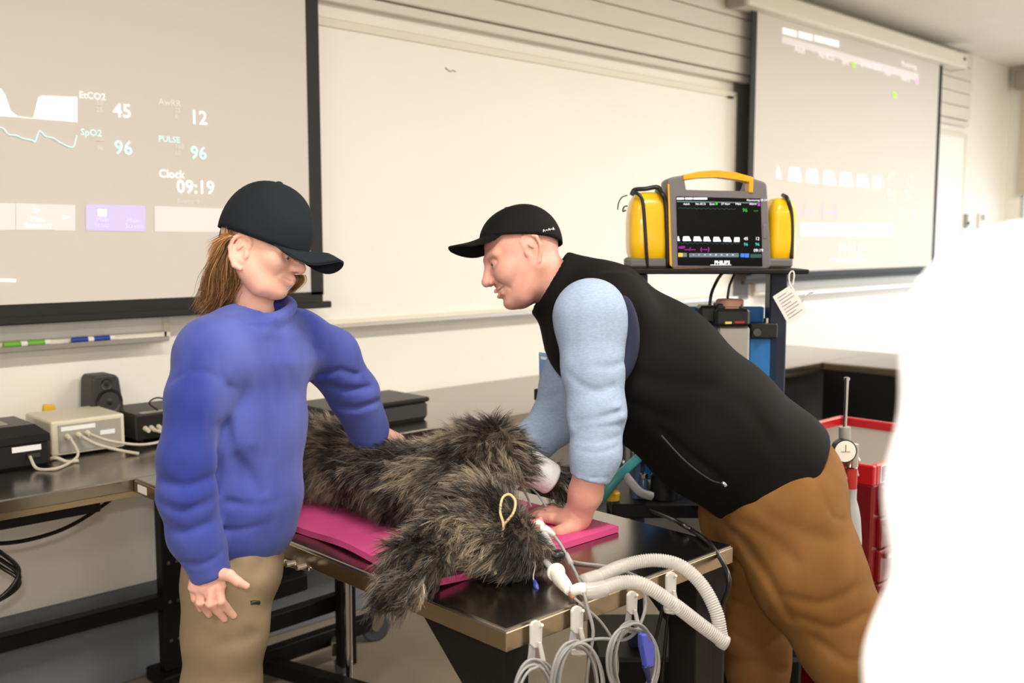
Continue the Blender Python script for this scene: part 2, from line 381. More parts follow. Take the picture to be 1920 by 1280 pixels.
B().box(-2.2,5.62,2.684,2.689,ZT-.052,ZT-.036).ob('front_lip','steel_edge',ct)
for x in (-1.9,3.35): upright(ct,x,2.80)
for x in (-1.9,1.49,3.35,5.3): upright(ct,x,3.28)
B().bar((-1.9,3.28,.30),(5.3,3.28,.30),.05,.05,.003).ob('stretcher','black_steel',ct)
B().box(3.75,5.3,2.745,2.765,.34,.86,.003).ob('modesty_panel','black_steel',ct)
B().bar((-2.0,2.75,.835),(1.05,2.75,.835),.04,.05,.003).ob('under_rail','black_steel',ct)
def peninsula(x0,x1,y0,y1,label):
    t=empty('steel_table',((x0+x1)/2,(y0+y1)/2,0),label,'table')
    slab('table_top',x0,x1,y0,y1,t)
    e=B().box(x0-.0015,x1+.0015,y0-.0015,y1-.001,ZT-.040,ZT-.005,.0015)
    e.ob('edge_band','steel_edge',t)
    for x in (x0+.055,x1-.055):
        if x0>3: upright(t,x,y1-.32)
        pts=[(x-.03,y0+.03,ZT-.04),(x-.03,y0+.275,ZT-.04),(x-.03,y0+.10,.715),(x-.03,y0+.095,0.02),(x-.03,y0+.03,0.02)]
        B().prism(pts,(.06,0,0),.003).ob('leg','black_steel',t)
    B().bar((x0+.22,y0+.1,.835),(x0+.22,y1-.1,.835),.04,.04,.003).ob('apron_rail','black_steel',t)
    B().bar((x1-.22,y0+.1,.835),(x1-.22,y1-.1,.835),.04,.04,.003).ob('apron_rail','black_steel',t)
    B().bar((x0+.05,y0+.11,.838),(x1-.05,y0+.11,.838),.03,.045,.003).ob('apron_rail','black_steel',t)
    if x0>3: B().bar((x0+.06,y1-.32,.20),(x1-.06,y1-.32,.20),.04,.05,.003).ob('stretcher','black_steel',t)
    return t
tabA=peninsula(1.126,1.806,1.18,2.682,'stainless steel table under the shaggy dog manikin')
B().box(1.1235,1.1255,2.60,2.655,ZT-.033,ZT-.012).ob('asset_label','label_white',tabA)
tabB=peninsula(4.944,5.62,1.2,2.682,'far stainless steel table joining the counter, black frame below')
B().prism([(4.95,2.68,.86),(4.95,2.05,.86),(4.95,2.2,.45),(4.95,2.68,.30)],(.02,0,0)).ob('side_gusset','black_steel',tabB)
B().box(4.98,5.58,1.6,2.55,.62,.84,.004).ob('drawer_unit','black_steel',tabB)
# things on the counter at the left
t=empty('power_adapter_box',(.93,3.14,ZT),'black plastic box with a white label at the left end of the counter','box')
B().box(.80,1.022,3.02,3.26,ZT,ZT+.075,.008).ob('case','black_plastic',t)
B().prism([(.80,3.02,ZT+.073),(1.022,3.02,ZT+.073),(1.022,3.26,ZT+.073),(.80,3.26,ZT+.073)],(0,0,.022)).ob('case_middle','black_plastic',t)
bm=B(); m_=[(.83,3.05),(.99,3.05),(.99,3.23),(.83,3.23)]
pts0=[(.80,3.02),(1.022,3.02),(1.022,3.26),(.80,3.26)]
va=[bm.bm.verts.new((x,y,ZT+.094)) for x,y in pts0]; vb=[bm.bm.verts.new((x,y,ZT+.122)) for x,y in m_]
bm.bm.faces.new(vb); bm.bm.faces.new(va[::-1])
for i in range(4): bm.bm.faces.new((va[i],va[(i+1)%4],vb[(i+1)%4],vb[i]))
bm.ob('case_lid','black_plastic',t)
B().box(.86,.93,3.09,3.19,ZT+.1215,ZT+.1235).ob('top_label','grey_panel',t)
B().box(.915,.995,3.017,3.0195,ZT+.05,ZT+.066).ob('front_label','label_white',t)
B().box(.955,.99,3.012,3.0195,ZT+.03,ZT+.042).ob('socket','dark_plastic',t)
t=empty('interface_box',(1.15,3.19,ZT),'cream metal interface box with grey front panel and plugged cables','box')
B().box(1.047,1.272,3.085,3.31,ZT+.008,ZT+.115,.007,seg=2).ob('case','cream_plastic',t)
B().box(1.068,1.258,3.081,3.086,ZT+.018,ZT+.102).ob('front_panel','grey_panel',t)
B().box(1.075,1.178,3.0795,3.0815,ZT+.083,ZT+.096).ob('panel_label','label_white',t)
B().box(1.192,1.238,3.0795,3.0815,ZT+.057,ZT+.071).ob('panel_label','label_white',t)
for x,z in ((1.092,.066),(1.125,.068),(1.152,.070)):
    o=B().cyl((x,3.081,ZT+z),(x,3.055,ZT+z-.004),.0085,.006,n=12).ob('plug','cream_plastic',t,True)
for x,y in ((1.06,3.1),(1.26,3.1),(1.06,3.29),(1.26,3.29)): B().cyl((x,y,ZT),(x,y,ZT+.01),.008,n=10).ob('rubber_foot','black_plastic',t)
t=empty('desktop_speaker',(1.315,3.355,ZT),'small black desktop loudspeaker behind the cream box','speaker')
b=B(); z0,z1=ZT,ZT+.215
pts=[(1.238,z0),(1.365,z0),(1.338,z1-.012),(1.326,z1),(1.258,z1),(1.248,z1-.012)]
b.prism([(x,3.275,z) for x,z in pts],(0,.1,0),.006); b.ob('cabinet','dark_plastic',t)
B().lathe((1.302,3.277,ZT+.125),(0,-1,0),[(.044,0),(.044,.006),(.036,.004),(.030,-.001),(.012,-.004),(.011,.003),(.003,.006)]).ob('woofer','black_plastic',t,True)
B().lathe((1.295,3.277,ZT+.185),(0,-1,0),[(.019,0),(.019,.004),(.012,.001),(.004,.003)]).ob('tweeter','black_plastic',t,True)
t=empty('amplifier_box',(1.46,3.25,ZT),'low black equipment box piled with cables beside the youth','box')
B().box(1.335,1.66,3.15,3.385,ZT+.006,ZT+.092,.005).ob('case','dark_plastic',t)
B().box(1.34,1.655,3.1475,3.151,ZT+.012,ZT+.086).ob('front_panel','black_plastic',t)
B().box(1.36,1.46,3.16,3.19,ZT+.0915,ZT+.0935).ob('top_label','grey_panel',t)
B().box(1.445,1.50,3.1455,3.1478,ZT+.05,ZT+.075).ob('front_label','label_white',t)
for x in (1.36,1.64):
    for y in (3.18,3.36): B().cyl((x,y,ZT),(x,y,ZT+.01),.01,n=10).ob('rubber_foot','black_plastic',t)
for x in (1.365,1.385,1.41): B().cyl((x,3.15,ZT+.045),(x,3.12,ZT+.04),.009,.006,n=10).ob('plug','cream_plastic',t,True)
t=empty('yellow_clip',(1.14,3.36,ZT),'small yellow clip on the counter behind the cream box','clip')
B().prism([(1.10,3.335,ZT),(1.16,3.335,ZT),(1.15,3.335,ZT+.125),(1.115,3.335,ZT+.13)],(0,.018,0),.004).ob('clip_body','yellow_tag',t)
def cable(name,label,pts,r,m,group=None,cat='cable',sub=10,n=8):
    p=spline(pts,sub); v,f=tube_data(p,r,n); c=np.asarray(pts[0]); o=link(name,mesh_from(name,np.asarray(v)-c,f),m,None,True); o.location=Vector(c)
    tag(o,label,cat,group); return o
zc=ZT+.006
cable('signal_cable','cream cable looping from the black box to the cream interface box',[(.96,3.01,ZT+.035),(.965,2.97,zc),(1.0,2.93,zc),(1.06,2.98,zc),(1.10,3.02,ZT+.02),(1.092,3.053,ZT+.064)],.0045,'cable_cream')
cable('signal_cable','short cream cable lying at the foot of the cream box',[(1.02,3.06,zc),(1.035,3.02,zc+.012),(1.06,3.0,zc),(1.09,2.99,zc)],.0055,'cable_cream')
cable('signal_cable','cream cable from the middle socket of the cream box to the counter edge',[(1.125,3.053,ZT+.066),(1.16,3.02,ZT+.04),(1.22,3.0,zc+.01),(1.26,2.96,zc)],.005,'cable_cream')
cable('signal_cable','cream cable from the cream box running right behind the youth',[(1.152,3.053,ZT+.068),(1.20,3.02,ZT+.045),(1.30,3.03,zc+.012),(1.40,3.06,zc+.01),(1.48,3.08,zc+.03),(1.58,3.11,zc)],.0045,'cable_cream')
for k in range(4):
    a=.012*k
    cable('signal_cable','pale cable looping in front of the low black box, '+('lowest of four','second lowest of four','second highest of four','highest of four')[k],[(1.385+a,3.12,ZT+.04),(1.42+a,3.09-a,ZT+.03+a),(1.47,3.07-a,ZT+.05+a),(1.53,3.08-a,ZT+.085+a*.5),(1.60,3.10-a,ZT+.07),(1.63,3.10-a,zc)],.005,'cable_cream','pale cables in front of the black box')
cable('power_cable','thin black cable loop lying on top of the low black box',[(1.42,3.17,ZT+.096),(1.405,3.2,ZT+.118),(1.44,3.22,ZT+.13),(1.475,3.2,ZT+.118),(1.48,3.17,ZT+.096)],.003,'cable_black')
cable('power_cable','black cable drooping under the left counter',[(1.22,2.9,.85),(1.12,2.9,.78),(.98,2.88,.735),(.82,2.86,.74),(.70,2.86,.80),(.6,2.86,.85)],.006,'cable_black')
for k in range(3):
    cable('power_cable','black cable coil hanging under the left counter, '+('front loop','middle loop','rear loop')[k],[(.70,2.80,.845),(.80,2.82+.02*k,.74-.02*k),(.86,2.83,.66-.015*k),(.80,2.82+.02*k,.60-.01*k),(.70,2.80,.62),(.62,2.8,.72)],.006,'cable_black','coiled cables under the counter')
# wheeled black frame behind the dog table
cf=empty('mobile_cart_frame',(1.9,2.75,0),'black wheeled steel frame standing behind the dog table','cart')
def PZ(x,y,z): return tuple(P(x,y,z=z))
B().bar(PZ(330,1290,.13),PZ(692,1166,.13),.045,.06,.003).ob('base_rail','black_steel',cf)
B().bar(PZ(480,1205,.13) if 0 else PZ(500,1245,.10),PZ(690,1300,.10),.05,.05,.003).ob('base_rail','black_steel',cf)
B().bar(PZ(470,1178,.33),PZ(650,1120,.33),.04,.055,.003).ob('cross_rail','black_steel',cf)
B().bar(PZ(470,1120,.50),PZ(570,1088,.50),.04,.05,.003).ob('cross_rail','black_steel',cf)
p=P(648,1150,z=.30)
B().box(p[0]-.03,p[0]+.03,p[1]-.02,p[1]+.02,.12,.86,.003).ob('post','black_steel',cf)
B().cyl((p[0]-.02,p[1]-.045,.06),(p[0]-.02,p[1]-.045,.62),.013).ob('gas_strut','chrome',cf,True)
def caster(c,parent,ang=0.0):
    x,y=c; d=Vector((math.cos(ang),math.sin(ang),0)); n=Vector((-math.sin(ang),math.cos(ang),0)); c=Vector((x,y,.058))
    o=B().lathe(c-n*.018,n,[(.03,0),(.05,0),(.058,.006),(.058,.03),(.05,.036),(.03,.036)],28).ob('caster_wheel',M.get('wheel_grey') or 'dark_plastic',parent,True)
    B().cyl(c-n*.024,c+n*.024,.014,n=14).ob('axle','chrome',o)
    f=B()
    for s in (-1,1): f.prism([c+n*s*.024+d*(-.02),c+n*s*.024+d*.02,c+n*s*.024+d*.05+Vector((0,0,.075)),c+n*s*.024+d*(-.005)+Vector((0,0,.075))],n*s*.004)
    f.box(-.005,.055,-.028,.028,.072,.08,mtx=Matrix.Translation(c)@Matrix.Rotation(ang,4,'Z'))
    f.ob('caster_fork','chrome',parent)
    B().prism([c+d*.05+Vector((0,0,.07))-n*.02,c+d*.11+Vector((0,0,.045))-n*.02,c+d*.11+Vector((0,0,.055))-n*.02,c+d*.05+Vector((0,0,.08))-n*.02],n*.04).ob('brake_pedal','chrome',parent)
mat('wheel_grey',(76,80,90),0.5)
p=P(703,1200,z=0.0); caster((p[0],p[1]),cf,math.radians(-20))
p=P(640,1262,z=0.0); caster((p[0],p[1]),cf,math.radians(230))
# ================================================================ ORGANIC SURFACES (smooth distance fields)
class Field:
    def __init__(s,lo,hi,h):
        s.lo=np.asarray(lo,np.float32); s.h=h
        s.ax=[np.arange(lo[i],hi[i]+h,h,dtype=np.float32) for i in range(3)]
        s.d=np.full([len(a) for a in s.ax],1.0,np.float32)
    def blk(s,lo,hi):
        sl=[]
        for i in range(3):
            a=max(0,int((lo[i]-s.lo[i])/s.h)-1); b=min(len(s.ax[i]),int((hi[i]-s.lo[i])/s.h)+3)
            if b<=a: return None,None
            sl.append(slice(a,b))
        g=np.meshgrid(s.ax[0][sl[0]],s.ax[1][sl[1]],s.ax[2][sl[2]],indexing='ij')
        return tuple(sl),g
    def _put(s,sl,d,k,op):
        o=s.d[sl]
        if op<0:
            d=-d
            if k<=0: s.d[sl]=np.maximum(o,d); return
            h=np.clip(.5-.5*(d-o)/k,0,1); s.d[sl]=d*(1-h)+o*h+k*h*(1-h)
        else:
            if k<=0: s.d[sl]=np.minimum(o,d); return
            h=np.clip(.5+.5*(d-o)/k,0,1); s.d[sl]=d*(1-h)+o*h-k*h*(1-h)
    def econe(s,p,q,r1,r2,u,k=.02,op=1):
        p=np.asarray(p,float);q=np.asarray(q,float)
        r1=(r1,r1) if np.isscalar(r1) else r1; r2=(r2,r2) if np.isscalar(r2) else r2
        R=max(r1+r2)+2*k+.02; sl,g=s.blk(np.minimum(p,q)-R,np.maximum(p,q)+R)
        if sl is None: return s
        ax=q-p; L=np.linalg.norm(ax)+1e-9; ax/=L
        u=np.asarray(u,float); u=u-ax*u.dot(ax); n=np.linalg.norm(u)
        if n<1e-4: u=np.cross(ax,[.3,.5,.8]); n=np.linalg.norm(u)
        u/=n; v=np.cross(ax,u)
        w=[g[i]-p[i] for i in range(3)]
        al=w[0]*ax[0]+w[1]*ax[1]+w[2]*ax[2]; t=np.clip(al/L,0,1)
        cu=w[0]*u[0]+w[1]*u[1]+w[2]*u[2]; cv=w[0]*v[0]+w[1]*v[1]+w[2]*v[2]; ca=al-t*L
        ru=r1[0]+(r2[0]-r1[0])*t; rv=r1[1]+(r2[1]-r1[1])*t; m=np.minimum(ru,rv)
        d=(np.sqrt((cu/ru)**2+(cv/rv)**2+(ca/m)**2)-1)*m
        s._put(sl,d,k,op); return s
    def cone(s,p,q,r1,r2=None,k=.02,op=1): return s.econe(p,q,r1,r1 if r2 is None else r2,(0.31,.2,.9),k,op)
    def chain(s,pts,rs,k=.015,op=1):
        for i in range(len(pts)-1): s.cone(pts[i],pts[i+1],rs[i],rs[i+1],k,op)
        return s
    def loft(s,pts,rs,u,k=.03):
        for i in range(len(pts)-1): s.econe(pts[i],pts[i+1],rs[i],rs[i+1],u,k)
        return s
    def ell(s,c,r,k=.02,op=1,A=None):
        c=np.asarray(c,float); r=np.asarray((r,)*3 if np.isscalar(r) else r,float); R=r.max()+2*k+.02
        sl,g=s.blk(c-R,c+R)
        if sl is None: return s
        w=[g[i]-c[i] for i in range(3)]
        if A is not None: w=[A[i][0]*w[0]+A[i][1]*w[1]+A[i][2]*w[2] for i in range(3)]
        d=(np.sqrt((w[0]/r[0])**2+(w[1]/r[1])**2+(w[2]/r[2])**2)-1)*r.min()
        s._put(sl,d,k,op); return s
    def ring(s,c,u,v,ru,rv,r,k=.008,n=20,a0=0,a1=2*math.pi):
        c=np.asarray(c,float);u=np.asarray(u,float);v=np.asarray(v,float)
        t=np.linspace(a0,a1,n+1); pts=[c+u*ru*math.cos(a)+v*rv*math.sin(a) for a in t]
        return s.chain(pts,[r]*(n+1),k)
    by=1.0
    def crease(s,pts,depth,width):
        pts=[np.asarray(p,float) for p in pts]; R=np.array([3*width,3*width/s.by,3*width]); P_=np.array(pts); by=(1.0,s.by,1.0)
        sl,g=s.blk(P_.min(0)-R,P_.max(0)+R)
        if sl is None: return s
        best=None
        for p,q in zip(pts[:-1],pts[1:]):
            ax=(q-p)*np.array(by); L2=ax.dot(ax)+1e-12; w=[(g[i]-p[i])*by[i] for i in range(3)]
            t=np.clip((w[0]*ax[0]+w[1]*ax[1]+w[2]*ax[2])/L2,0,1)
            d2=sum((w[i]-ax[i]*t)**2 for i in range(3)); best=d2 if best is None else np.minimum(best,d2)
        s.d[sl]+=depth*np.exp(-best/width**2); return s
    def cut(s,p,n,R):
        p=np.asarray(p,float);n=np.asarray(n,float); n=n/np.linalg.norm(n); sl,g=s.blk(p-R,p+R)
        w=[g[i]-p[i] for i in range(3)]; d=w[0]*n[0]+w[1]*n[1]+w[2]*n[2]; r=np.sqrt(w[0]**2+w[1]**2+w[2]**2)
        s.d[sl]=np.where(r<R,np.maximum(s.d[sl],d),s.d[sl]); return s
    def clip(s,p,n,k=.004):
        p=np.asarray(p,float);n=np.asarray(n,float); n=n/np.linalg.norm(n)
        X,Y,Z=np.meshgrid(*s.ax,indexing='ij',sparse=True)
        d=(X-p[0])*n[0]+(Y-p[1])*n[1]+(Z-p[2])*n[2]
        h=np.clip(.5-.5*(d-s.d)/k,0,1); s.d=d*(1-h)+s.d*h+k*h*(1-h); return s
    def wave(s,amp,sc,seed=0):
        r=np.random.default_rng(seed); X,Y,Z=np.meshgrid(*s.ax,indexing='ij',sparse=True); a=0
        for i in range(5):
            w=r.normal(size=3)*sc*(1+.4*i); a=a+np.sin(X*w[0]+Y*w[1]+Z*w[2]+r.uniform(0,6))/(1+.35*i)
        s.d=(s.d+amp*a).astype(np.float32); return s
    def mesh(s,smooth=2):
        d=s.d; I=d<0; nx,ny,nz=d.shape
        c=np.zeros((nx-1,ny-1,nz-1),np.int8)
        for a in (0,1):
            for b in (0,1):
                for e in (0,1): c+=I[a:nx-1+a,b:ny-1+b,e:nz-1+e]
        act=(c>0)&(c<8); idx=np.argwhere(act); n=len(idx)
        num=np.full(act.shape,-1,np.int64); num[act]=np.arange(n)
        acc=np.zeros((n,3)); cnt=np.zeros(n)
        corner=[(a,b,e) for a in (0,1) for b in (0,1) for e in (0,1)]
        val={q:d[idx[:,0]+q[0],idx[:,1]+q[1],idx[:,2]+q[2]] for q in corner}
        for q in corner:
            for axn in range(3):
                if q[axn]==0:
                    w=list(q); w[axn]=1; w=tuple(w); A=val[q]; Bv=val[w]; m=(A<0)!=(Bv<0)
                    t=np.where(m,A/(A-Bv+1e-12),0); pos=np.tile(np.array(q,float),(n,1)); pos[:,axn]+=t
                    acc[m]+=pos[m]; cnt[m]+=1
        V=s.lo+(idx+acc/cnt[:,None])*s.h
        F=[]
        for axn in range(3):
            o=[i for i in range(3) if i!=axn]
            a=np.take(I,range(d.shape[axn]-1),axn); b=np.take(I,range(1,d.shape[axn]),axn); e=np.argwhere(a!=b)
            e=e[(e[:,o[0]]>0)&(e[:,o[1]]>0)&(e[:,o[0]]<d.shape[o[0]]-1)&(e[:,o[1]]<d.shape[o[1]]-1)]
            sgn=I[e[:,0],e[:,1],e[:,2]]
            def cell(i,j):
                q=e.copy(); q[:,o[0]]-=i; q[:,o[1]]-=j; return num[q[:,0],q[:,1],q[:,2]]
            Q=np.stack([cell(1,1),cell(0,1),cell(0,0),cell(1,0)],1)
            flip=sgn if axn!=1 else ~sgn
            Q=np.where(flip[:,None],Q,Q[:,::-1]); F.append(Q)
        F=np.vstack(F)
        for it in range(smooth):
            S=np.zeros_like(V); C=np.zeros(n)
            for i in range(4):
                a,b=F[:,i],F[:,(i+1)%4]; np.add.at(S,a,V[b]); np.add.at(C,a,1); np.add.at(S,b,V[a]); np.add.at(C,b,1)
            V=V*.5+.5*S/np.maximum(C,1)[:,None]
        return V,F
def GZ(x,z,b):
    k=(z-H)/b; q=(k*CT+ST)/(CT-k*ST); return G(x,640-q*FPX,b)
def join(parts):
    V=[];F=[];o=0
    for v,f in parts: V.append(v); F.append(np.asarray(f)+o); o+=len(v)
    return np.vstack(V),np.vstack(F)
def organic(name,vf,m,parent):
    v,f=vf; return link(name,mesh_from(name,v,f),m,parent,True)
def bounds(*pts,pad=.15):
    a=np.array(pts); return a.min(0)-pad,a.max(0)+pad
def frame_of(fwd,roll=0.0,up=(0,0,1)):
    f=np.asarray(fwd,float); f/=np.linalg.norm(f); up=np.asarray(up,float)
    l=np.cross(up,f); l/=np.linalg.norm(l); u=np.cross(f,l)
    c,s_=math.cos(roll),math.sin(roll); l2=l*c+u*s_; u2=u*c-l*s_
    return np.stack([f,l2,u2],0)           # rows: forward, left, up
# ---------------------------------------------------------------- heads
def head_field(lf=1.0,nose=1.0,smile=False,h=.0026,neck=None,nr=.055,ear=1.0,cran=(-.012,.1),eo=(0,0,0),ez=0.0):
    F=Field((-.15,-.105,-.22),(.145,.105,.15),h)
    def q(x,y,z): return np.array([x,y,-.02+(z+.02)*lf if z<-.02 else z])
    F.ell((cran[0],0,.035),(cran[1],.078,.098),0)
    F.ell(q(.03,0,-.03),(.066,.063,.085*(.5+.5*lf)),.03)
    for s in (1,-1):
        F.cone(q(-.012,s*.054,-.045),q(.042,s*.03,-.098),.026,.024,.025)
        F.ell(q(.060,s*.042,-.022),(.027,.024,.024),.02)
        F.cone((.087,s*.012,.028+ez),(.072,s*.05,.027+ez),.011,.010,.015)
    F.ell(q(.070,0,-.101),(.025,.026,.02),.02)
    for s in (1,-1):
        F.ell((.103,s*.034,.008+ez),(.022,.018,.012),.014,-1)
    F.cone((.090,0,.02),q(.092+.022*nose,0,-.024),.008,.0115,.012)
    F.ell(q(.094+.022*nose,0,-.029),.0112,.008)
    for s in (1,-1):
        F.ell(q(.090+.012*nose,s*.0125,-.033),(.012,.0078,.0085),.006)
        F.ell(q(.092+.015*nose,s*.0068,-.0425),(.006,.0035,.005),.003,-1)
        F.ell((.0775,s*.032,.006+ez),.0146,.004)
        F.ell((.0945,s*.036,.0052+ez),(.012,.0125,.0040),.0015,-1)
    for s in (1,-1):
        if smile:
            F.ell(q(.062,s*.040,-.034),(.026,.022,.022),.015)
            F.chain([q(.0985,0,-.060),q(.091,s*.018,-.060),q(.073,s*.034,-.056)],[.0062,.0056,.0035],.007)
            F.chain([q(.0955,0,-.0745),q(.088,s*.017,-.071),q(.072,s*.033,-.059)],[.0072,.0062,.0035],.007)
        else:
            F.cone(q(.0985,0,-.060),q(.080,s*.024,-.064),.0072,.0042,.008)
            F.cone(q(.0965,0,-.0725),q(.078,s*.021,-.069),.0080,.0042,.008)
        F.crease([q(.097,s*.016,-.036),q(.086,s*.033,-.050),q(.070,s*.041,-.070)],.0034 if smile else .0010,.0055)
        if smile: F.chain([q(.101,0,-.0668),q(.094,s*.018,-.0648),q(.078,s*.033,-.0575)],[.0050,.0050,.0020],.0015,-1)
        else: F.cone(q(.1065,0,-.0662),q(.083,s*.026,-.0655),.0016,.0012,.002,-1)
    F.crease([q(.096,-.018,-.085),q(.1,0,-.085),q(.096,.018,-.085)],.003,.007)
    for s in (1,-1):     # ears
        ol=[(.012,.014,.000),(.013,.026,.002),(.004,.036,.004),(-.010,.036,.008),(-.021,.024,.012),(-.022,.006,.013),(-.016,-.012,.010),(-.006,-.026,.006),(.006,-.03,.002)]
        pts=[(-.014+a*ear+eo[0],s*(.0735+c+eo[2]),-.006+b*ear+eo[1]) for a,b,c in ol]
        F.ell((-.019+eo[0],s*(.0775+eo[2]),-.002+eo[1]),(.016*ear,.0055,.028*ear),.006)
        F.chain(pts,[.0042,.0044,.0046,.0048,.0048,.0046,.0046,.0052,.005],.004)
        F.ell((-.012+eo[0],s*(.084+eo[2]),-.004+eo[1]),(.0095,.0065,.014),.004,-1)
        F.cone((-.014+eo[0],s*(.083+eo[2]),.012+eo[1]),(-.020+eo[0],s*(.084+eo[2]),.002+eo[1]),.003,.0028,.003)
        F.ell((eo[0],s*(.0775+eo[2]),-.008+eo[1]),(.005,.005,.007),.004)
    if neck is not None: F.cone((-.030,0,-.045),neck,nr,nr*1.04,.018)
    return F
def place(v,A,c,s): return (np.asarray(v)*s)@A+c
def cap_parts(pers,A,c,s,m,rim,brim,crown=(.113,.091,.114),name='cap',top=.035,brim_droop=.03,brim_len=.085,btilt=0.0,bz=None,flat=1.0,cx=-.012,bspan=62):
    """crown and curved peak in head coordinates; rim=(z0,slope)"""
    nA,nE=56,16; z0,sl=rim; V=[]
    for layer in (0,1):
        e=.0 if layer==0 else -.003
        for j in range(nE+1):
            for i in range(nA):
                a=2*math.pi*i/nA; ca,sa=math.cos(a),math.sin(a)
                tz=(z0+sl*(cx+crown[0]*ca)-top)/crown[2]; e0=math.asin(max(-.8,min(.8,tz)))
                el=e0+(math.pi/2-e0)*(j/nE); cr=math.cos(el)**flat; sr=math.sin(el)
                rr=1+.006*math.cos(6*a)*math.cos(el)
                V.append((cx+(crown[0]+e)*cr*ca*rr,(crown[1]+e)*cr*sa*rr,top+(crown[2]+e)*sr))
    F=[];n1=(nE+1)*nA
    for l in (0,1):
        for j in range(nE):
            for i in range(nA):
                qd=[l*n1+j*nA+i,l*n1+j*nA+(i+1)%nA,l*n1+(j+1)*nA+(i+1)%nA,l*n1+(j+1)*nA+i]
                F.append(qd if l==0 else qd[::-1])
    for i in range(nA): F.append([i,n1+i,n1+(i+1)%nA,(i+1)%nA])
    cap=organic(name,(W(place(np.array(V),A,c,s)),np.array(F)),m,pers)
    # peak
    nu,nv=26,8; V=[]
    for layer in (0,1):
        for j in range(nv+1):
            for i in range(nu+1):
                u=-1+2*i/nu; t=j/nv; a=u*math.radians(bspan)
                x0=cx+(crown[0]-.008)*math.cos(a); y0=(crown[1]-.006)*math.sin(a)
                L=brim_len*(1-abs(u)**3.2)**.6 if abs(u)<1 else 0
                x=x0+L*t; y=y0*(1+.05*t)
                zr=z0+sl*x0+.004 if bz is None else bz
                zt_=zr-brim_droop*(u*u)-btilt*L*t; zq=z0+sl*x0+.006; w_=min(1,t*1.5)*(1-abs(u)**6)
                z=zq*(1-w_)+zt_*w_-.0036*layer
                V.append((x,y,z))
    F=[]; n1=(nu+1)*(nv+1)
    for l in (0,1):
        for j in range(nv):
            for i in range(nu):
                qd=[l*n1+j*(nu+1)+i,l*n1+j*(nu+1)+i+1,l*n1+(j+1)*(nu+1)+i+1,l*n1+(j+1)*(nu+1)+i]
                F.append(qd[::-1] if l==0 else qd)
    for i in range(nu):
        a=nv*(nu+1)+i; F.append([a,a+1,n1+a+1,n1+a]); a=i; F.append([a,n1+a,n1+a+1,a+1])
    organic('cap_peak',(W(place(np.array(V),A,c,s)),np.array(F)),m,cap)
    bt=B().lathe((0,0,0),(0,0,1),[(.008,0),(.008,.003),(.004,.005)],12).mesh('cap_button')
    for v in bt.vertices: v.co=Vector(W(place(np.array([cx+v.co.x,v.co.y,top+crown[2]-.001+v.co.z]),A,c,s)))
    link('cap_button',bt,m,cap,True)
    return cap
def sphere_vf(c,r,n=14):
    V=[];F=[]
    for j in range(n+1):
        for i in range(2*n):
            a=math.pi*i/n; e=math.pi*(j/n-.5); V.append((c[0]+r*math.cos(e)*math.cos(a),c[1]+r*math.cos(e)*math.sin(a),c[2]+r*math.sin(e)))
    for j in range(n):
        for i in range(2*n): F.append((j*2*n+i,j*2*n+(i+1)%(2*n),(j+1)*2*n+(i+1)%(2*n),(j+1)*2*n+i))
    return np.array(V),np.array(F)
def eyes(pers,A,c,s,look=(1,0,-.1),iris='iris_blue',ez=0.0):
    for sd in (1,-1):
        e=np.array((.0775,sd*.032,.006+ez)); v,f=sphere_vf(e,.0132)
        o=organic('eyeball',(W(place(v,A,c,s)),f),'eye_white',pers)
        lk=np.asarray(look,float); lk/=np.linalg.norm(lk)
        v,f=sphere_vf(e+lk*.0076,.0068,10); organic('iris',(W(place(v,A,c,s)),f),iris,o)
        v,f=sphere_vf(e+lk*.0120,.0030,8); organic('pupil',(W(place(v,A,c,s)),f),'pupil',o)
def strands(name,roots,dirs_fn,n_seg,width,m,parent,cols=None):
    """roots: list of (k,3) polyline arrays of equal length -> ribbons"""
    Pn=np.asarray(roots); ns,k,_=Pn.shape
    T=np.gradient(Pn,axis=1); T/=np.linalg.norm(T,axis=2,keepdims=True)+1e-9
    rnd=RNG.normal(size=(ns,1,3)); S=np.cross(T,np.broadcast_to(rnd,T.shape)); S/=np.linalg.norm(S,axis=2,keepdims=True)+1e-9
    wd=width*np.linspace(1,.15,k)[None,:,None]*RNG.uniform(.7,1.3,size=(ns,1,1))
    V=np.stack([Pn-S*wd,Pn+S*wd],2).reshape(ns,k*2,3)
    F=[]
    for i in range(k-1): F.append([2*i,2*i+1,2*i+3,2*i+2])
    F=np.array(F)[None]+(np.arange(ns)*k*2)[:,None,None]
    me=mesh_from(name,V.reshape(-1,3),F.reshape(-1,4))
    if cols is not None:
        at=me.color_attributes.new('fur_colour','FLOAT_COLOR','POINT')
        C=np.repeat(cols[:,:,None,:],2,axis=2).reshape(-1,3) if cols.ndim==3 else np.repeat(cols,k*2,axis=0)
        at.data.foreach_set('color',np.concatenate([C,np.ones((len(C),1))],1).astype(np.float32).ravel())
    return link(name,me,m,parent,True)
def attr_mat(name,rough=.6,spec=.25):
    m=bpy.data.materials.new(name); m.use_nodes=True; N=m.node_tree.nodes; a=N.new('ShaderNodeVertexColor'); a.layer_name='fur_colour'
    p=N['Principled BSDF']; m.node_tree.links.new(a.outputs[0],p.inputs['Base Color']); p.inputs['Roughness'].default_value=rough; p.inputs['Specular IOR Level'].default_value=spec
    MATS[name]=m
attr_mat('fur_strands',.45,.45); attr_mat('hair_strands',.4,.45)
mat('skin_youth',(222,168,152),.5,c2=(228,180,164),vscale=9,sss=.12,spec=.35)
mat('skin_man',(208,150,134),.48,c2=(216,164,150),vscale=22,sss=.12,spec=.4,bump=.04,bscale=160)
mat('eye_white',(196,188,184),.3); mat('iris_blue',(70,92,116),.2); mat('pupil',(10,10,10),.15)
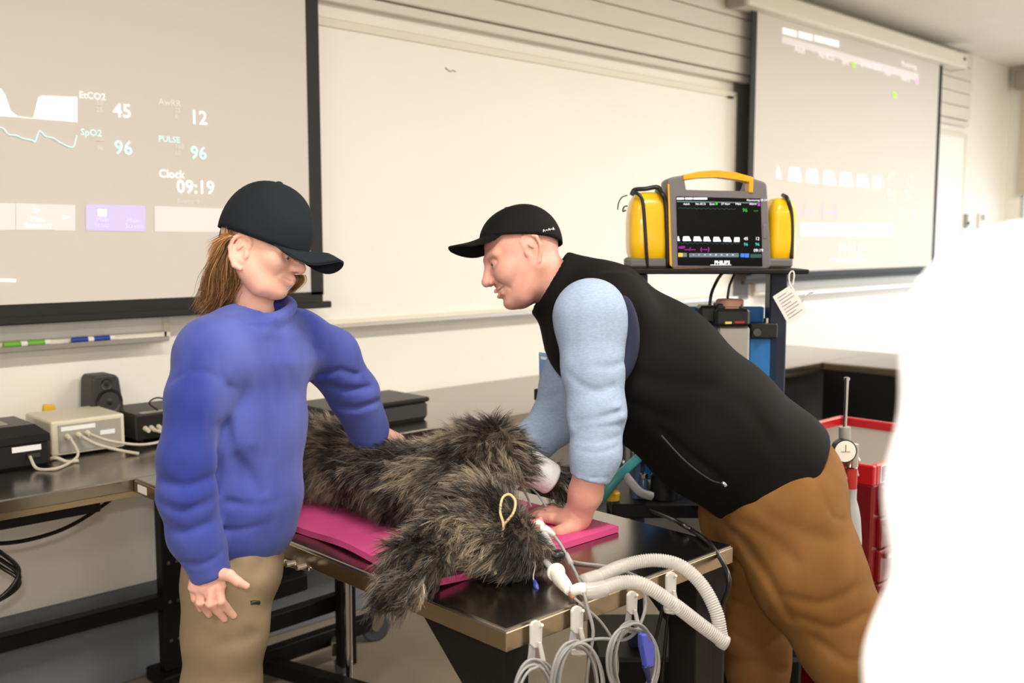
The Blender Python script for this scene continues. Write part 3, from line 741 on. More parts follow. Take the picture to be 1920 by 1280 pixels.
mat('teeth',(236,230,216),.3); mat('lip_inside',(120,60,58),.5)
mat('sweat_blue',(48,60,138),.95,c2=(84,95,168),vscale=5.5,stretch=(1,1,.45),bump=.05,bscale=400,spec=.15,sheen=.1,detail=8)
mat('khaki',(134,118,94),.9,var=.05,vscale=12,bump=.04,bscale=600,spec=.2)
mat('brown_twill',(128,90,50),.88,c2=(116,80,42),vscale=10,bump=.03,bscale=600,spec=.2)
mat('vest_black',(15,14,14),.8,bump=.03,bscale=600,spec=.15)
mat('navy',(24,30,58),.8)
mat('shirt_blue',(146,164,192),.92,c2=(158,176,204),vscale=110,stretch=(1,1,2.5),bump=.02,bscale=400,spec=.15,detail=8)
mat('cap_black',(15,14,15),.8,bump=.05,bscale=500,spec=.2); mat('cap_dark',(26,32,38),.85,bump=.05,bscale=500,spec=.2)
mat('white_cloth',(238,240,244),.9,bump=.08,bscale=200); mat('shoe_dark',(40,36,34),.6); mat('dark_trouser',(38,40,50),.9)
mat('hair_brown',(120,84,48),.5)
# ================================================================ THE YOUTH
kid=empty('person',W(GZ(455,0,1.99)),'long-haired youth in blue sweatshirt and dark cap, hand on the dog','person')
kA=frame_of((math.cos(math.radians(10))*math.cos(math.radians(13)),-math.sin(math.radians(10))*math.cos(math.radians(13)),-math.sin(math.radians(13))),roll=math.radians(-12))
kc=G(486,463,1.99); ks=.85
def to_local(p,A,c,s): return ((np.asarray(p)-c)@A.T)/s
neck=to_local(G(480,592,2.0),kA,kc,ks)
HF=head_field(lf=.86,nose=.85,neck=neck,nr=.044,ear=1.15,cran=(-.002,.096),eo=(.010,-.026,.001),ez=-.016); v,f=HF.mesh(1); hv=(W(place(v,kA,kc,ks)),f)
# hanging near hand
F=Field(*bounds(G(345,1040,1.80),G(470,1160,1.80),pad=.05),.0022)
wr=G(388,1062,1.80); F.econe(wr,G(388,1100,1.79),(.027,.018),(.036,.015),(1,0,0),.012)
for pts,r in (([(410,1100,1.79),(414,1126,1.785),(424,1138,1.80),(438,1154,1.812)],(.0115,.0095,.0085,.0072)),
              ([(394,1103,1.785),(394,1131,1.78),(406,1143,1.795),(421,1160,1.808)],(.0115,.0098,.0086,.0072)),
              ([(376,1104,1.79),(376,1129,1.785),(383,1138,1.80),(392,1152,1.812)],(.0108,.009,.008,.0068)),
              ([(362,1098,1.80),(366,1122,1.795),(371,1130,1.805),(376,1142,1.815)],(.0095,.008,.007,.006)),
              ([(408,1074,1.79),(430,1078,1.78),(446,1090,1.78),(462,1098,1.785)],(.014,.0115,.0095,.0072))):
    F.chain([G(*p) for p in pts],[q_*.92 for q_ in r],.003)
F.by=.3
for x in (402,385,369): F.crease([G(x,1108,1.77),G(x+1,1128,1.775)],.0030,.0028)
h1=F.mesh(1)
F=Field(*bounds(G(640,790,2.28),G(810,835,2.34),pad=.06),.003)
F.chain([G(690,806,2.30),G(740,834,2.36)],[.026,.030],.012)
for k in range(4): F.chain([G(748,830+4*k,2.34+.022*k),G(778,834+2*k,2.34+.024*k),G(802,842+2*k,2.34+.024*k)],[.011,.0095,.0075],.005)
F.chain([G(722,836,2.33),G(750,846,2.33),G(770,852,2.33)],[.014,.011,.008],.006)
h2=F.mesh(1)
F=Field(*bounds(G(360,600,1.8),G(700,1050,2.3),GZ(430,.05,2.0),pad=.14),.014)
ku=np.array([.42,.91,0])
F.loft([G(470,640,2.0),G(460,860,1.98),G(446,1010,1.97)],[(.12,.07),(.11,.07),(.10,.07)],ku)
F.chain([G(398,665,1.87),G(352,870,1.803),G(352,940,1.797),G(388,1062,1.80)],[.032,.03,.03,.026]); F.chain([G(550,640,2.12),G(618,668,2.20),G(664,740,2.25),G(690,806,2.30)],[.045,.04,.036,.026])
F.chain([G(480,592,2.0),G(476,640,2.0)],[.038,.05])
for q_ in ([G(436,1085,1.92),G(417,1290,1.915),GZ(412,.5,1.93),GZ(406,.09,1.97)],[G(446,1085,2.06),G(430,1200,2.07),GZ(428,.5,2.08),GZ(424,.09,2.10)]): F.chain(q_,[.055,.048,.042,.032])
core=F.mesh(1)
organic('body',join([(W(core[0]),core[1]),hv,(W(h1[0]),h1[1]),(W(h2[0]),h2[1])]),'skin_youth',kid)
eyes(kid,kA,kc,ks,look=(1,-.2,-.35),ez=-.016)
# sweatshirt
lo,hi=bounds(G(300,560,1.75),G(720,1060,2.32),G(480,560,2.2),pad=.06); F=Field(lo,hi,.0047); F.by=.22
F.loft([G(470,668,2.0),G(460,800,1.985),G(452,930,1.975),G(448,985,1.97)],[(.145,.094),(.136,.094),(.132,.098),(.132,.098)],ku,.05)
F.econe(G(446,985,1.97),G(443,1000,1.968),(.124,.092),(.120,.088),ku,.012)
F.econe(G(484,625,2.0),G(478,660,2.0),(.065,.06),(.125,.09),ku,.05)
F.cone(G(476,632,1.98),G(402,662,1.88),.055,.068,.05); F.cone(G(492,634,2.02),G(556,645,2.13),.055,.068,.05)
F.chain([G(396,668,1.87),G(372,745,1.835),G(351,860,1.805),G(350,930,1.795),G(366,1005,1.80),G(380,1032,1.803)],[.066,.058,.052,.051,.047,.044],.02)
F.cone(G(384,1048,1.803),G(403,1094,1.806),.041,.037,.008); F.cut(G(398,1078,1.806),G(398,1078,1.806)-G(386,1046,1.803),.07)
F.chain([G(556,640,2.13),G(618,668,2.20),G(664,740,2.25),G(690,806,2.30)],[.070,.063,.056,.050],.02)
cu=np.array([1,0,0.0]); cv=np.array([0,.95,.30]); F.ring(G(486,588,1.995),np.array([.99,.0,.14]),cv,.062,.064,.012,.012)
F.econe(G(487,520,1.995),G(486,598,1.995),.057,.054,cu,.004,-1)
# folds and seams
F.crease([G(318,715,1.79),G(350,697,1.78),G(385,700,1.78),G(424,724,1.79)],.006,.0045)
F.crease([G(422,735,1.80),G(412,790,1.81),G(404,850,1.83),G(396,930,1.84)],.008,.011)
F.crease([G(420,640,1.85),G(418,690,1.83),G(423,724,1.82)],.004,.006)
F.crease([G(398,985,1.85),G(440,998,1.84),G(500,990,1.86),G(556,960,1.9)],.006,.006)
F.crease([G(340,1052,1.77),G(372,1062,1.75),G(402,1050,1.76),G(418,1032,1.77)],.007,.005)
F.crease([G(426,588,1.95),G(450,606,1.9),G(490,614,1.9),G(530,602,1.93),G(552,580,1.97)],.005,.004)
F.crease([G(426,582,1.95),G(450,598,1.9),G(490,606,1.9),G(530,594,1.93),G(552,572,1.97)],-.002,.005)
for a in (([(415,800,1.83),(440,860,1.85),(480,930,1.86)],.005,.014),([(430,940,1.85),(480,955,1.85),(540,950,1.88)],.005,.010),([(440,860,1.85),(455,930,1.84)],.004,.01),
          ([(310,900,1.76),(345,915,1.74),(385,905,1.75)],.005,.010),([(306,940,1.76),(345,960,1.74),(390,945,1.75)],.006,.010),([(312,985,1.76),(345,1000,1.745),(392,985,1.75)],.005,.009),
          ([(600,700,2.14),(640,690,2.17),(668,700,2.2)],.006,.010),([(612,728,2.15),(650,730,2.18),(690,725,2.22)],.006,.009),([(630,765,2.18),(670,765,2.2),(705,752,2.24)],.006,.009),
          ([(582,650,2.08),(572,690,2.08),(562,720,2.04)],.004,.012),([(520,620,1.95),(535,700,1.93),(540,800,1.9)],.004,.013),([(480,620,1.92),(478,720,1.88),(470,830,1.86)],-.003,.016),
          ([(505,640,1.92),(512,740,1.89),(508,860,1.87)],.004,.012),([(550,600,2.05),(575,640,2.06),(600,655,2.1)],.002,.008)):
    F.crease([G(*p) for p in a[0]],a[1]*1.5,a[2]*.9)
F.wave(.0006,26,3)
v,f=F.mesh(1); organic('sweatshirt',(W(v),f),'sweat_blue',kid)
# trousers
lo,hi=bounds(G(370,1010,1.85),G(500,1010,2.1),GZ(430,.1,2.0),GZ(430,.1,2.1),pad=.13); F=Field(lo,hi,.007); F.by=.22
F.loft([G(446,990,1.97),G(438,1080,1.97)],[(.115,.082),(.120,.086)],ku,.03)
F.chain([G(434,1085,1.92),G(423,1180,1.91),G(416,1290,1.915),GZ(412,.5,1.93),GZ(406,.09,1.97)],[.086,.080,.074,.068,.062],.03)
F.chain([G(446,1085,2.06),G(430,1200,2.07),GZ(428,.5,2.08),GZ(424,.09,2.10)],[.080,.072,.066,.060],.03)
for a in (([(400,1060,1.83),(450,1080,1.83),(505,1070,1.88)],.005,.012),([(395,1128,1.80),(440,1131,1.81),(476,1130,1.83)],.0035,.004),([(380,1190,1.82),(420,1210,1.81),(470,1200,1.84)],.005,.013),
          ([(430,1040,1.86),(436,1065,1.86)],.004,.006),([(490,1050,1.9),(470,1100,1.86),(500,1140,1.9)],.005,.014),([(420,1215,1.81),(424,1290,1.81)],.003,.008)):
    F.crease([G(*p) for p in a[0]],a[1],a[2])
F.wave(.0008,22,5)
v,f=F.mesh(1); tr=organic('trousers',(W(v),f),'khaki',kid)
tube('pocket_zip',W(np.array([G(470,1130,1.825),G(478,1129,1.828),G(486,1130,1.835)])),.004,'black_plastic',tr,8,4)
for b,dx in ((1.97,-6),(2.10,-6)):
    F=Field(*bounds(GZ(400,.05,b),GZ(470,.05,b),pad=.16),.008)
    fw=np.array([.91,-.42,0]); a0=GZ(412,.045,b)
    F.econe(a0-fw*.04,a0+fw*.15,(.042,.045),(.045,.03),(.42,.91,0),.03); F.cone(a0+np.array([0,0,.02]),a0+np.array([0,0,.06]),.045,.05,.02); F.clip((0,0,.002),(0,0,-1))
    v,f=F.mesh(1); organic('shoe',(W(v),f),'shoe_dark',kid)
cap_parts(kid,kA,kc,ks,'cap_dark',(.010,-.10),None,crown=(.112,.097,.122),top=.036,brim_droop=.075,brim_len=.096,btilt=.30,bz=.044,flat=.88,cx=.006,bspan=56)
# hair: a soft volume with strands over it
F=Field(*bounds(G(365,430,1.95),G(480,590,2.1),pad=.06),.005)
F.chain([G(440,440,2.0),G(425,500,2.0),G(405,560,2.0)],[.030,.028,.020],.03); F.chain([G(442,452,1.945),G(434,510,1.95),G(422,555,1.955)],[.008,.014,.012],.02); F.chain([G(470,440,2.05),G(455,510,2.06),G(440,570,2.06)],[.04,.04,.03],.03)
v,f=F.mesh(2); hair=organic('hair',(W(v),f),'hair_brown',kid)
R_=[];C_=[]
pal=np.array([srgb(108,72,40)[:3],srgb(146,104,60)[:3],srgb(178,134,84)[:3],srgb(84,54,30)[:3]])
for i in range(4200):
    t=RNG.random(); b0=1.925+.145*RNG.random()
    near=(b0<1.95)
    x0=424+(40 if not near else 20)*t; y0=428+24*t+RNG.normal()*3
    end=RNG.random()
    x1=372+62*t*(.6+.5*RNG.random())+RNG.normal()*9; y1=575-18*t+RNG.normal()*12
    wv=RNG.normal()*5; ph=RNG.random()*1.2; pts=[]
    for k in range(9):
        s_=k/8; xx=x0+(x1-x0)*(s_**1.25)+math.sin(s_*8+ph*.6+t*3)*9*s_+wv*s_*(1-s_); yy=y0+(y1-y0)*s_
        if s_>.8: xx+=(s_-.8)*40*(1 if RNG.random()<.5 else -.6)*.4
        pts.append(G(xx,yy,b0-.012*math.sin(s_*3.1)+(.02*s_ if near else 0)))
    R_.append(pts); C_.append(pal[RNG.integers(4)]*RNG.uniform(.7,1.25))
for i in range(160):      # loose flicks behind the ear
    t=RNG.random(); x0=424+14*t; y0=436+8*t; pts=[G(x0-(52+22*RNG.random())*s_,y0+(26+RNG.normal()*14)*s_**1.4,1.90+.05*RNG.random()) for s_ in np.linspace(0,1,9)]
    b1=1.9+.06*RNG.random(); ex=RNG.uniform(385,405); ey=RNG.uniform(452,500)
    pts=[G(x0+(ex-x0)*s_,y0+(ey-y0)*s_**1.5,b1) for s_ in np.linspace(0,1,9)]
    R_.append(pts); C_.append(pal[RNG.integers(1,3)]*1.1)
for i in range(160):      # lock at the far side of the chin
    x0=560+RNG.normal()*4; pts=[G(x0-12*s_*s_+4*math.sin(5*s_),515+35*s_,2.09) for s_ in np.linspace(0,1,9)]; R_.append(pts); C_.append(pal[RNG.integers(4)])
hs=strands('hair_strands',W(np.array(R_)),None,9,.0011,'hair_strands',hair,np.array(C_)); hs['kind']='stuff'
# ================================================================ THE INSTRUCTOR
man=empty('person',W(GZ(1500,0,2.4)),'man in black vest and cap leaning over the table on one hand','person')
pt=math.radians(20); yw=math.radians(12)
mA=frame_of((-math.cos(yw)*math.cos(pt),-math.sin(yw)*math.cos(pt),-math.sin(pt)),roll=math.radians(16))
mc=G(979,484,2.42); ms=.905
neck=to_local(G(1072,562,2.42),mA,mc,ms)
HF=head_field(smile=True,neck=neck,nr=.062,ear=1.22); 
HF.ell((.01,0,-.09),(.04,.045,.025),.03)
v,f=HF.mesh(1); hv=(W(place(v,mA,mc,ms)),f)
# planted near hand
F=Field(*bounds(G(970,900,2.15),G(1135,1020,2.3),pad=.06),.0026)
F.chain([G(1106,885,2.15),G(1098,925,2.165),G(1082,968,2.185)],[.038,.035,.029],.02)
F.chain([G(1082,968,2.185),GZ(1072,.926,2.19)],[.029,.026],.02)
F.econe(GZ(1074,.928,2.195),GZ(1034,.930,2.25),(.034,.021),(.043,.015),(.5,.8,0),.018)
for k,(x,b,l) in enumerate(((1034,2.205,40),(1030,2.235,46),(1030,2.263,44),(1036,2.288,34))):
    F.chain([GZ(x,.932,b),GZ(x-l*.45,.926,b+.012),GZ(x-l,.911,b+.02)],[.0125,.0105,.0085],.006)
F.chain([GZ(1076,.925,2.165),GZ(1050,.916,2.145),GZ(1022,.911,2.15)],[.019,.0135,.0095],.01)
F.crease([G(1052,985,2.16),G(1060,1000,2.15)],.0015,.004); F.crease([G(1064,958,2.15),G(1090,972,2.15)],.0015,.004)
h1=F.mesh(1)
F=Field(*bounds(G(940,820,2.5),G(1000,860,2.5),pad=.08),.004)
F.chain([G(985,838,2.55),G(955,850,2.54)],[.028,.032],.01)
for k in range(4): F.chain([G(950,846+5*k,2.50+.022*k),G(925,858+4*k,2.50+.022*k),G(908,868+4*k,2.50+.022*k)],[.0115,.0095,.008],.005)
F.chain([G(965,855,2.49),G(945,868,2.47),G(928,878,2.46)],[.015,.012,.009],.006)
h2=F.mesh(1)
F=Field(*bounds(G(980,520,2.2),G(1560,1000,2.6),GZ(1430,.05,2.45),GZ(1690,.05,2.3),pad=.16),.016)
F.loft([G(1120,605,2.42),G(1300,770,2.42),G(1450,890,2.42)],[(.16,.12),(.16,.12),(.14,.11)],(0,1,0))
F.chain([G(1108,590,2.22),G(1118,775,2.17),G(1106,890,2.15)],[.055,.042,.036]); F.chain([G(1085,620,2.6),G(1045,790,2.6),G(985,838,2.55)],[.055,.042,.03])
F.chain([G(1060,552,2.42),G(1110,590,2.42)],[.06,.07])
F.chain([G(1468,945,2.34),G(1512,1070,2.30),G(1590,1205,2.28),GZ(1735,.09,2.34)],[.09,.08,.065,.045]); F.chain([G(1405,960,2.52),GZ(1412,.5,2.5),GZ(1420,.09,2.52)],[.09,.06,.045])
core=F.mesh(1)
organic('body',join([(W(core[0]),core[1]),hv,(W(h1[0]),h1[1]),(W(h2[0]),h2[1])]),'skin_man',man)
eyes(man,mA,mc,ms,look=(1,.42,-.06))
v,f=sphere_vf((0,0,0),1,10); v=v*np.array([.0235,.033,.0066])+np.array([.0715,0,-.0645]); organic('teeth',(W(place(v,mA,mc,ms)),f),'teeth',man)
# shirt: both sleeves
lo,hi=bounds(G(960,520,2.1),G(1190,910,2.25),G(1090,560,2.66),G(950,860,2.6),pad=.07); F=Field(lo,hi,.0046); F.by=.22
F.chain([G(1107,590,2.215),G(1112,690,2.20),G(1119,772,2.18),G(1117,850,2.16),G(1107,893,2.152)],[.079,.066,.060,.052,.044],.03)
F.cut(G(1107,897,2.152),np.array([-.22,0,-1.0]),.075)
F.cone(G(1150,620,2.3),G(1110,600,2.25),.09,.08,.04)
F.chain([G(1100,610,2.62),G(1062,720,2.62),G(1038,792,2.60),G(1000,828,2.56),G(975,842,2.55)],[.085,.066,.060,.052,.044],.03)
for a in (([(1062,800,2.10),(1110,792,2.08),(1165,772,2.12)],.009,.007),([(1066,812,2.10),(1120,806,2.08),(1166,798,2.12)],.007,.005),([(1072,830,2.10),(1118,834,2.08),(1162,822,2.11)],.006,.005),
          ([(1075,845,2.10),(1120,852,2.09),(1160,840,2.11)],.004,.005),([(1068,778,2.10),(1090,750,2.09),(1150,728,2.11)],.007,.009),([(1060,700,2.12),(1090,725,2.11),(1120,735,2.11)],.005,.009),
          ([(1120,690,2.1),(1150,690,2.12),(1172,680,2.15)],.005,.009),([(1080,560,2.12),(1076,640,2.11),(1085,720,2.1)],.003,.012),([(1130,560,2.12),(1140,650,2.1),(1130,740,2.09)],.004,.010),
          ([(1075,893,2.10),(1110,897,2.10),(1142,894,2.12)],.0025,.003),([(1140,800,2.08),(1134,850,2.09),(1128,890,2.1)],.003,.004),
          ([(1010,780,2.53),(1045,775,2.53)],.006,.008),([(990,800,2.52),(1030,810,2.53)],.006,.008),([(1000,760,2.55),(1050,740,2.54)],.006,.009),([(980,815,2.5),(1010,845,2.5)],.005,.007)):
    F.crease([G(*p) for p in a[0]],a[1],a[2])
for a in (([(1158,762,2.14),(1168,782,2.14)],-.008,.010),([(1064,790,2.12),(1070,810,2.12)],-.006,.010)): F.crease([G(*p) for p in a[0]],a[1],a[2])
F.clip(G(1104,901,2.152),W(np.array([0,0,0]))*0+np.array([-.22,0,-1.0])) if 0 else None
v,f=F.mesh(1); organic('shirt_sleeves',(W(v),f),'shirt_blue',man)
# vest
lo,hi=bounds(G(980,450,2.2),G(1570,1000,2.2),G(1200,520,2.66),G(1560,820,2.66),pad=.08); F=Field(lo,hi,.0062); F.by=.22
F.loft([G(1135,622,2.42),G(1225,700,2.42),G(1335,800,2.42),G(1440,880,2.43),G(1462,900,2.43)],[(.19,.155),(.205,.172),(.208,.172),(.19,.160),(.188,.158)],(0,1,0),.05)
F.cone(G(1120,585,2.42),G(1072,552,2.42),.115,.092,.05)
F.cone(G(1150,578,2.28),G(1120,570,2.42),.085,.09,.05)
ax=G(1022,524,2.42)-G(1085,562,2.42); F.cone(G(1085,562,2.42),G(1040,535,2.42),.093,.088,.02)
n_=ax/np.linalg.norm(ax); F.clip(G(1028,530,2.42),n_,.008)
F.cone(G(1058,546,2.42),G(985,503,2.42),.072,.078,.004,-1)
# hem plane and armhole
hn=G(1600,1010,2.42)-G(1464,894,2.42); F.clip(G(1466,896,2.43),hn,.010)
F.ell(G(1100,612,2.14),(.092,.10,.125),.010,-1)
F.ell(G(1092,612,2.70),(.085,.10,.12),.010,-1)
F.crease([G(1240,808,2.2),G(1290,852,2.19),G(1340,888,2.2),G(1356,903,2.2)],.010,.010)
F.crease([G(1240,822,2.2),G(1285,866,2.19),G(1335,900,2.2)],-.004,.006)
F.crease([G(1130,500,2.3),G(1185,540,2.24),G(1198,600,2.22),G(1190,660,2.22)],.003,.004)
for a in (([(1180,700,2.22),(1260,720,2.2),(1340,730,2.2)],.005,.02),([(1190,760,2.22),(1260,790,2.2)],.005,.018),([(1400,760,2.2),(1450,830,2.21)],.004,.02)): F.crease([G(*p) for p in a[0]],a[1],a[2])
F.wave(.0004,18,4)
v,f=F.mesh(1); vest=organic('vest',(W(v),f),'vest_black',man)
tube('pocket_zip',W(np.array([G(1240,816,2.232),G(1285,864,2.222),G(1330,898,2.226),G(1356,906,2.235)])),.0022,'dark_plastic',vest,8,6)
tube('zip_pull',W(np.array([G(1354,903,2.193),G(1362,911,2.19)])),.0045,'chrome',vest,8,3)
F=Field(*bounds(G(1030,490,2.2),G(1210,740,2.4),pad=.05),.006)
F.ring(G(1110,618,2.20),np.array([1,.10,0.0]),np.array([-.1,.1,1.0]),.086,.122,.017,.01,24,-1.15,.55)
v,f=F.mesh(1); organic('vest_lining',(W(v),f),'navy',vest)
# trousers
lo,hi=bounds(G(1330,850,2.3),G(1570,860,2.6),GZ(1420,.08,2.55),GZ(1760,.08,2.34),G(1500,1000,2.12),pad=.15); F=Field(lo,hi,.0075); F.by=.22
F.loft([G(1462,895,2.43),G(1440,960,2.43)],[(.165,.145),(.165,.140)],(0,1,0),.03)
F.ell(G(1490,920,2.42),(.115,.16,.12),.05)
F.chain([G(1468,945,2.34),G(1512,1070,2.30),G(1590,1205,2.28),G(1632,1290,2.28),GZ(1735,.09,2.34)],[.142,.132,.112,.098,.075],.035)
F.chain([G(1395,965,2.53),G(1404,1070,2.53),G(1418,1200,2.51),GZ(1420,.45,2.51),GZ(1424,.09,2.53)],[.118,.105,.085,.078,.066],.035)
for a in (([(1500,830,2.24),(1540,920,2.22),(1560,970,2.22),(1600,980,2.25)],.004,.005),([(1330,975,2.35),(1390,1010,2.28),(1440,1080,2.22),(1480,1155,2.22)],.010,.012),([(1400,990,2.22),(1460,1020,2.18),(1500,1060,2.17)],.006,.014),
          ([(1420,950,2.22),(1480,990,2.18),(1550,1010,2.2)],.004,.016),([(1480,1120,2.18),(1540,1130,2.17),(1600,1100,2.19)],.006,.012),([(1500,1160,2.18),(1560,1180,2.17),(1620,1150,2.19)],.006,.011),([(1530,1200,2.18),(1590,1240,2.18),(1640,1200,2.2)],.006,.012),
          ([(1370,1130,2.42),(1420,1150,2.42),(1470,1130,2.44)],.006,.010),([(1370,1190,2.42),(1420,1215,2.42),(1470,1190,2.44)],.006,.010),([(1375,1250,2.42),(1420,1240,2.42),(1470,1260,2.44)],.005,.010)):
    F.crease([G(*p) for p in a[0]],a[1],a[2])
F.wave(.0007,20,9)
v,f=F.mesh(1); organic('trousers',(W(v),f),'brown_twill',man)
for x,b in ((1737,2.34),(1424,2.53)):
    F=Field(*bounds(GZ(x,.05,b),pad=.24),.009); fw=np.array([-.97,.1,0]); a0=GZ(x,.05,b)
    F.econe(a0-fw*.05,a0+fw*.17,(.045,.05),(.05,.034),(.1,.97,0),.03); F.cone(a0+np.array([0,0,.02]),a0+np.array([0,0,.07]),.05,.055,.02); F.clip((0,0,.002),(0,0,-1))
    v,f=F.mesh(1); organic('shoe',(W(v),f),'shoe_dark',man)
cp=cap_parts(man,mA,mc,ms,'cap_black',(.046,.40),None,crown=(.113,.091,.104),top=.038,brim_droop=.052,brim_len=.082,btilt=-.16,bz=.085,flat=.84)
for k in range(5):
    def lp(az,zz): a_=math.radians(az); return W(place(np.array([-.012+.1125*math.cos(a_),.0905*math.sin(a_),zz]),mA,mc,ms))
    a0=140-5*k; tube('cap_logo',[lp(a0,.030+.002*(k%2)),lp(a0-1.5,.036-.003*(k%2)),lp(a0-3.5,.030+.003*(k%2))],.0011,'label_white',cp,6,4)
# ================================================================ BYSTANDER IN WHITE
by=empty('person',W(GZ(2300,0,.74)),'bystander in a white top, close and out of focus at the right edge','person')
F=Field(*bounds(G(1900,600,.6),G(2650,600,1.0),GZ(1900,.9,.6),pad=.16),.011)
F.chain([G(1940,650,.60),G(1905,900,.60),G(1868,1260,.60),GZ(1830,1.02,.66)],[.066,.070,.071,.05],.03)
F.loft([G(2270,700,.74),G(2270,1200,.74),GZ(2270,.95,.74)],[(.185,.115),(.175,.115),(.18,.12)],(.85,.5,0),.05)
F.cone(G(1945,640,.61),G(2270,560,.74),.066,.085,.04); F.cone(G(2270,560,.74),G(2480,700,.86),.085,.066,.04)
F.chain([G(2480,700,.86),GZ(2500,1.22,.88),GZ(2440,1.0,.84)],[.066,.06,.045],.03)
F.crease([G(1770,640,.55),G(1800,900,.54),G(1760,1200,.54)],.006,.014); F.crease([G(1700,900,.55),G(1760,800,.54)],.004,.012)
F.wave(.002,22,6)
v,f=F.mesh(2); organic('white_top',(W(v),f),'white_cloth',by)
bc=GZ(2290,1.79,.75); bA=frame_of((-.6,.75,-.1))
HF=head_field(h=.006,neck=to_local(G(2275,560,.74),bA,bc,.95)); v,f=HF.mesh(1); parts=[(W(place(v,bA,bc,.95)),f)]
F=Field(*bounds(GZ(2270,.9,.74),GZ(2270,.1,.74),pad=.3),.016)
for x,b in ((2180,.70),(2370,.80)): F.chain([GZ(x,.92,b),GZ(x,.5,b),GZ(x,.09,b)],[.07,.05,.035])
F.cone(GZ(2270,1.4,.74),GZ(2270,.95,.74),.09,.1)
for p in (GZ(1830,1.0,.66),GZ(2440,.98,.84)):
    F.chain([p,p+np.array([-.01,.05,-.09])],[.028,.034])
v,f=F.mesh(1); parts.append((W(v),f)); organic('body',join(parts),'skin_man',by)
F=Field(*bounds(GZ(2270,.9,.74),GZ(2270,.1,.74),pad=.3),.014)
F.loft([GZ(2270,1.0,.74),GZ(2270,.88,.74)],[(.16,.11),(.165,.115)],(.85,.5,0))
for x,b in ((2170,.69),(2380,.81)): F.chain([GZ(x,.88,b),GZ(x,.5,b),GZ(x,.06,b)],[.095,.075,.065])
v,f=F.mesh(1); organic('trousers',(W(v),f),'dark_trouser',by)
for x,b in ((2170,.69),(2380,.81)):
    F=Field(*bounds(GZ(x,.05,b),pad=.24),.012); fw=np.array([-.5,.86,0]); a0=GZ(x,.045,b)
    F.econe(a0-fw*.05,a0+fw*.16,(.045,.05),(.05,.034),(.86,.5,0),.03); F.clip((0,0,.002),(0,0,-1)); v,f=F.mesh(1); organic('shoe',(W(v),f),'shoe_dark',by)
F=Field(bc-.16,bc+.16,.008); F.ell(bc+np.array([0,-.01,.045]),(.1,.115,.1),0); F.ell(bc+np.array([-.06,.09,-.07]),(.06,.07,.09),.02,-1); v,f=F.mesh(1); organic('hair',(W(v),f),'hair_brown',by)
# ================================================================ MAT AND DOG MANIKIN
mat('mat_pink',(196,70,128),.55,var=.05,vscale=6,bump=.05,bscale=90); mat('fur_base',(40,33,27),.9,c2=(84,70,54),vscale=16)
mat('bandage',(232,232,234),.85,bump=.25,bscale=150); mat('tongue',(214,130,138),.35,var=.06,vscale=30,sss=.2)
mat('nose_black',(20,18,18),.35)
V=[];nx,ny=40,56; mx0,mx1,my0,my1=1.170,1.70,1.412,2.30
for l in (0,1):
    for j in range(ny+1):
        for i in range(nx+1):
            x=mx0+(mx1-mx0)*i/nx; y=my0+(my1-my0)*j/ny
            e=max(0,1-(x-mx0)/.07); wv=.003*e*(1+math.sin(y*19+.4)) ; x-=.006*e*math.sin(y*13)
            V.append((x,y,ZT+.001+wv+(.014 if l else 0)))
F=[];n1=(nx+1)*(ny+1)
for l in (0,1):
    for j in range(ny):
        for i in range(nx):
            q=[l*n1+j*(nx+1)+i,l*n1+j*(nx+1)+i+1,l*n1+(j+1)*(nx+1)+i+1,l*n1+(j+1)*(nx+1)+i]; F.append(q[::-1] if l==0 else q)
bd=[j*(nx+1) for j in range(ny,-1,-1)]+list(range(1,nx+1))+[j*(nx+1)+nx for j in range(1,ny+1)]+[ny*(nx+1)+i for i in range(nx-1,0,-1)]
for a,b in zip(bd,bd[1:]+bd[:1]): F.append([a,b,n1+b,n1+a])
c=np.array([1.43,1.85,ZT]); mt=link('foam_mat',mesh_from('foam_mat',np.array(V)-c,np.array(F)),'mat_pink',None,True); mt.location=Vector(c)
tag(mt,'bright pink foam mat under the shaggy dog on the steel table','mat'); shade_auto(mt.data,50)
dog=empty('dog_manikin',(1.38,1.75,ZT+.015),'shaggy dark brown dog manikin lying on its side on the pink mat','dog')
zb=ZT+.02
F=Field((.97,1.20,ZT-.02),(1.80,2.55,1.22),.0075)
F.econe((1.40,2.36,1.0),(1.40,1.74,1.0),(.095,.072),(.108,.08),(1,0,0),.03)
F.ell((1.40,2.20,1.005),(.115,.16,.078),.05)
F.ell((1.425,1.66,1.03),(.105,.105,.088),.05)
F.chain([(1.45,1.63,1.07),(1.50,1.615,1.075),(1.555,1.598,1.062)],[.072,.062,.044],.04)
F.chain([(1.555,1.598,1.062),(1.63,1.57,1.012)],[.030,.028],.01)
F.ell((1.665,1.558,.992),(.042,.032,.028),.02,A=frame_of((.8,-.3,-.5)))
F.chain([(1.40,1.62,.995),(1.33,1.46,.985)],[.078,.07],.05)
F.ell((1.300,1.398,.975),(.080,.074,.052),.04)
F.chain([(1.32,1.375,.955),(1.368,1.335,.935)],[.042,.024],.04)
F.econe((1.25,1.455,1.005),(1.125,1.425,.968),(.050,.024),(.052,.022),(.2,1,.3),.02)
F.econe((1.125,1.425,.968),(1.045,1.395,.915),(.052,.022),(.040,.018),(.3,1,.2),.02)
F.chain([(1.45,2.28,.985),(1.62,2.33,.96),(1.70,2.42,.95)],[.062,.048,.034],.03); F.chain([(1.35,2.42,.97),(1.30,2.50,.95)],[.03,.022],.03)
F.clip((0,0,zb-.004),(0,0,-1)) if 0 else None
dv,df=F.mesh(2)
body=organic('manikin_body',(dv,df),'fur_base',dog)
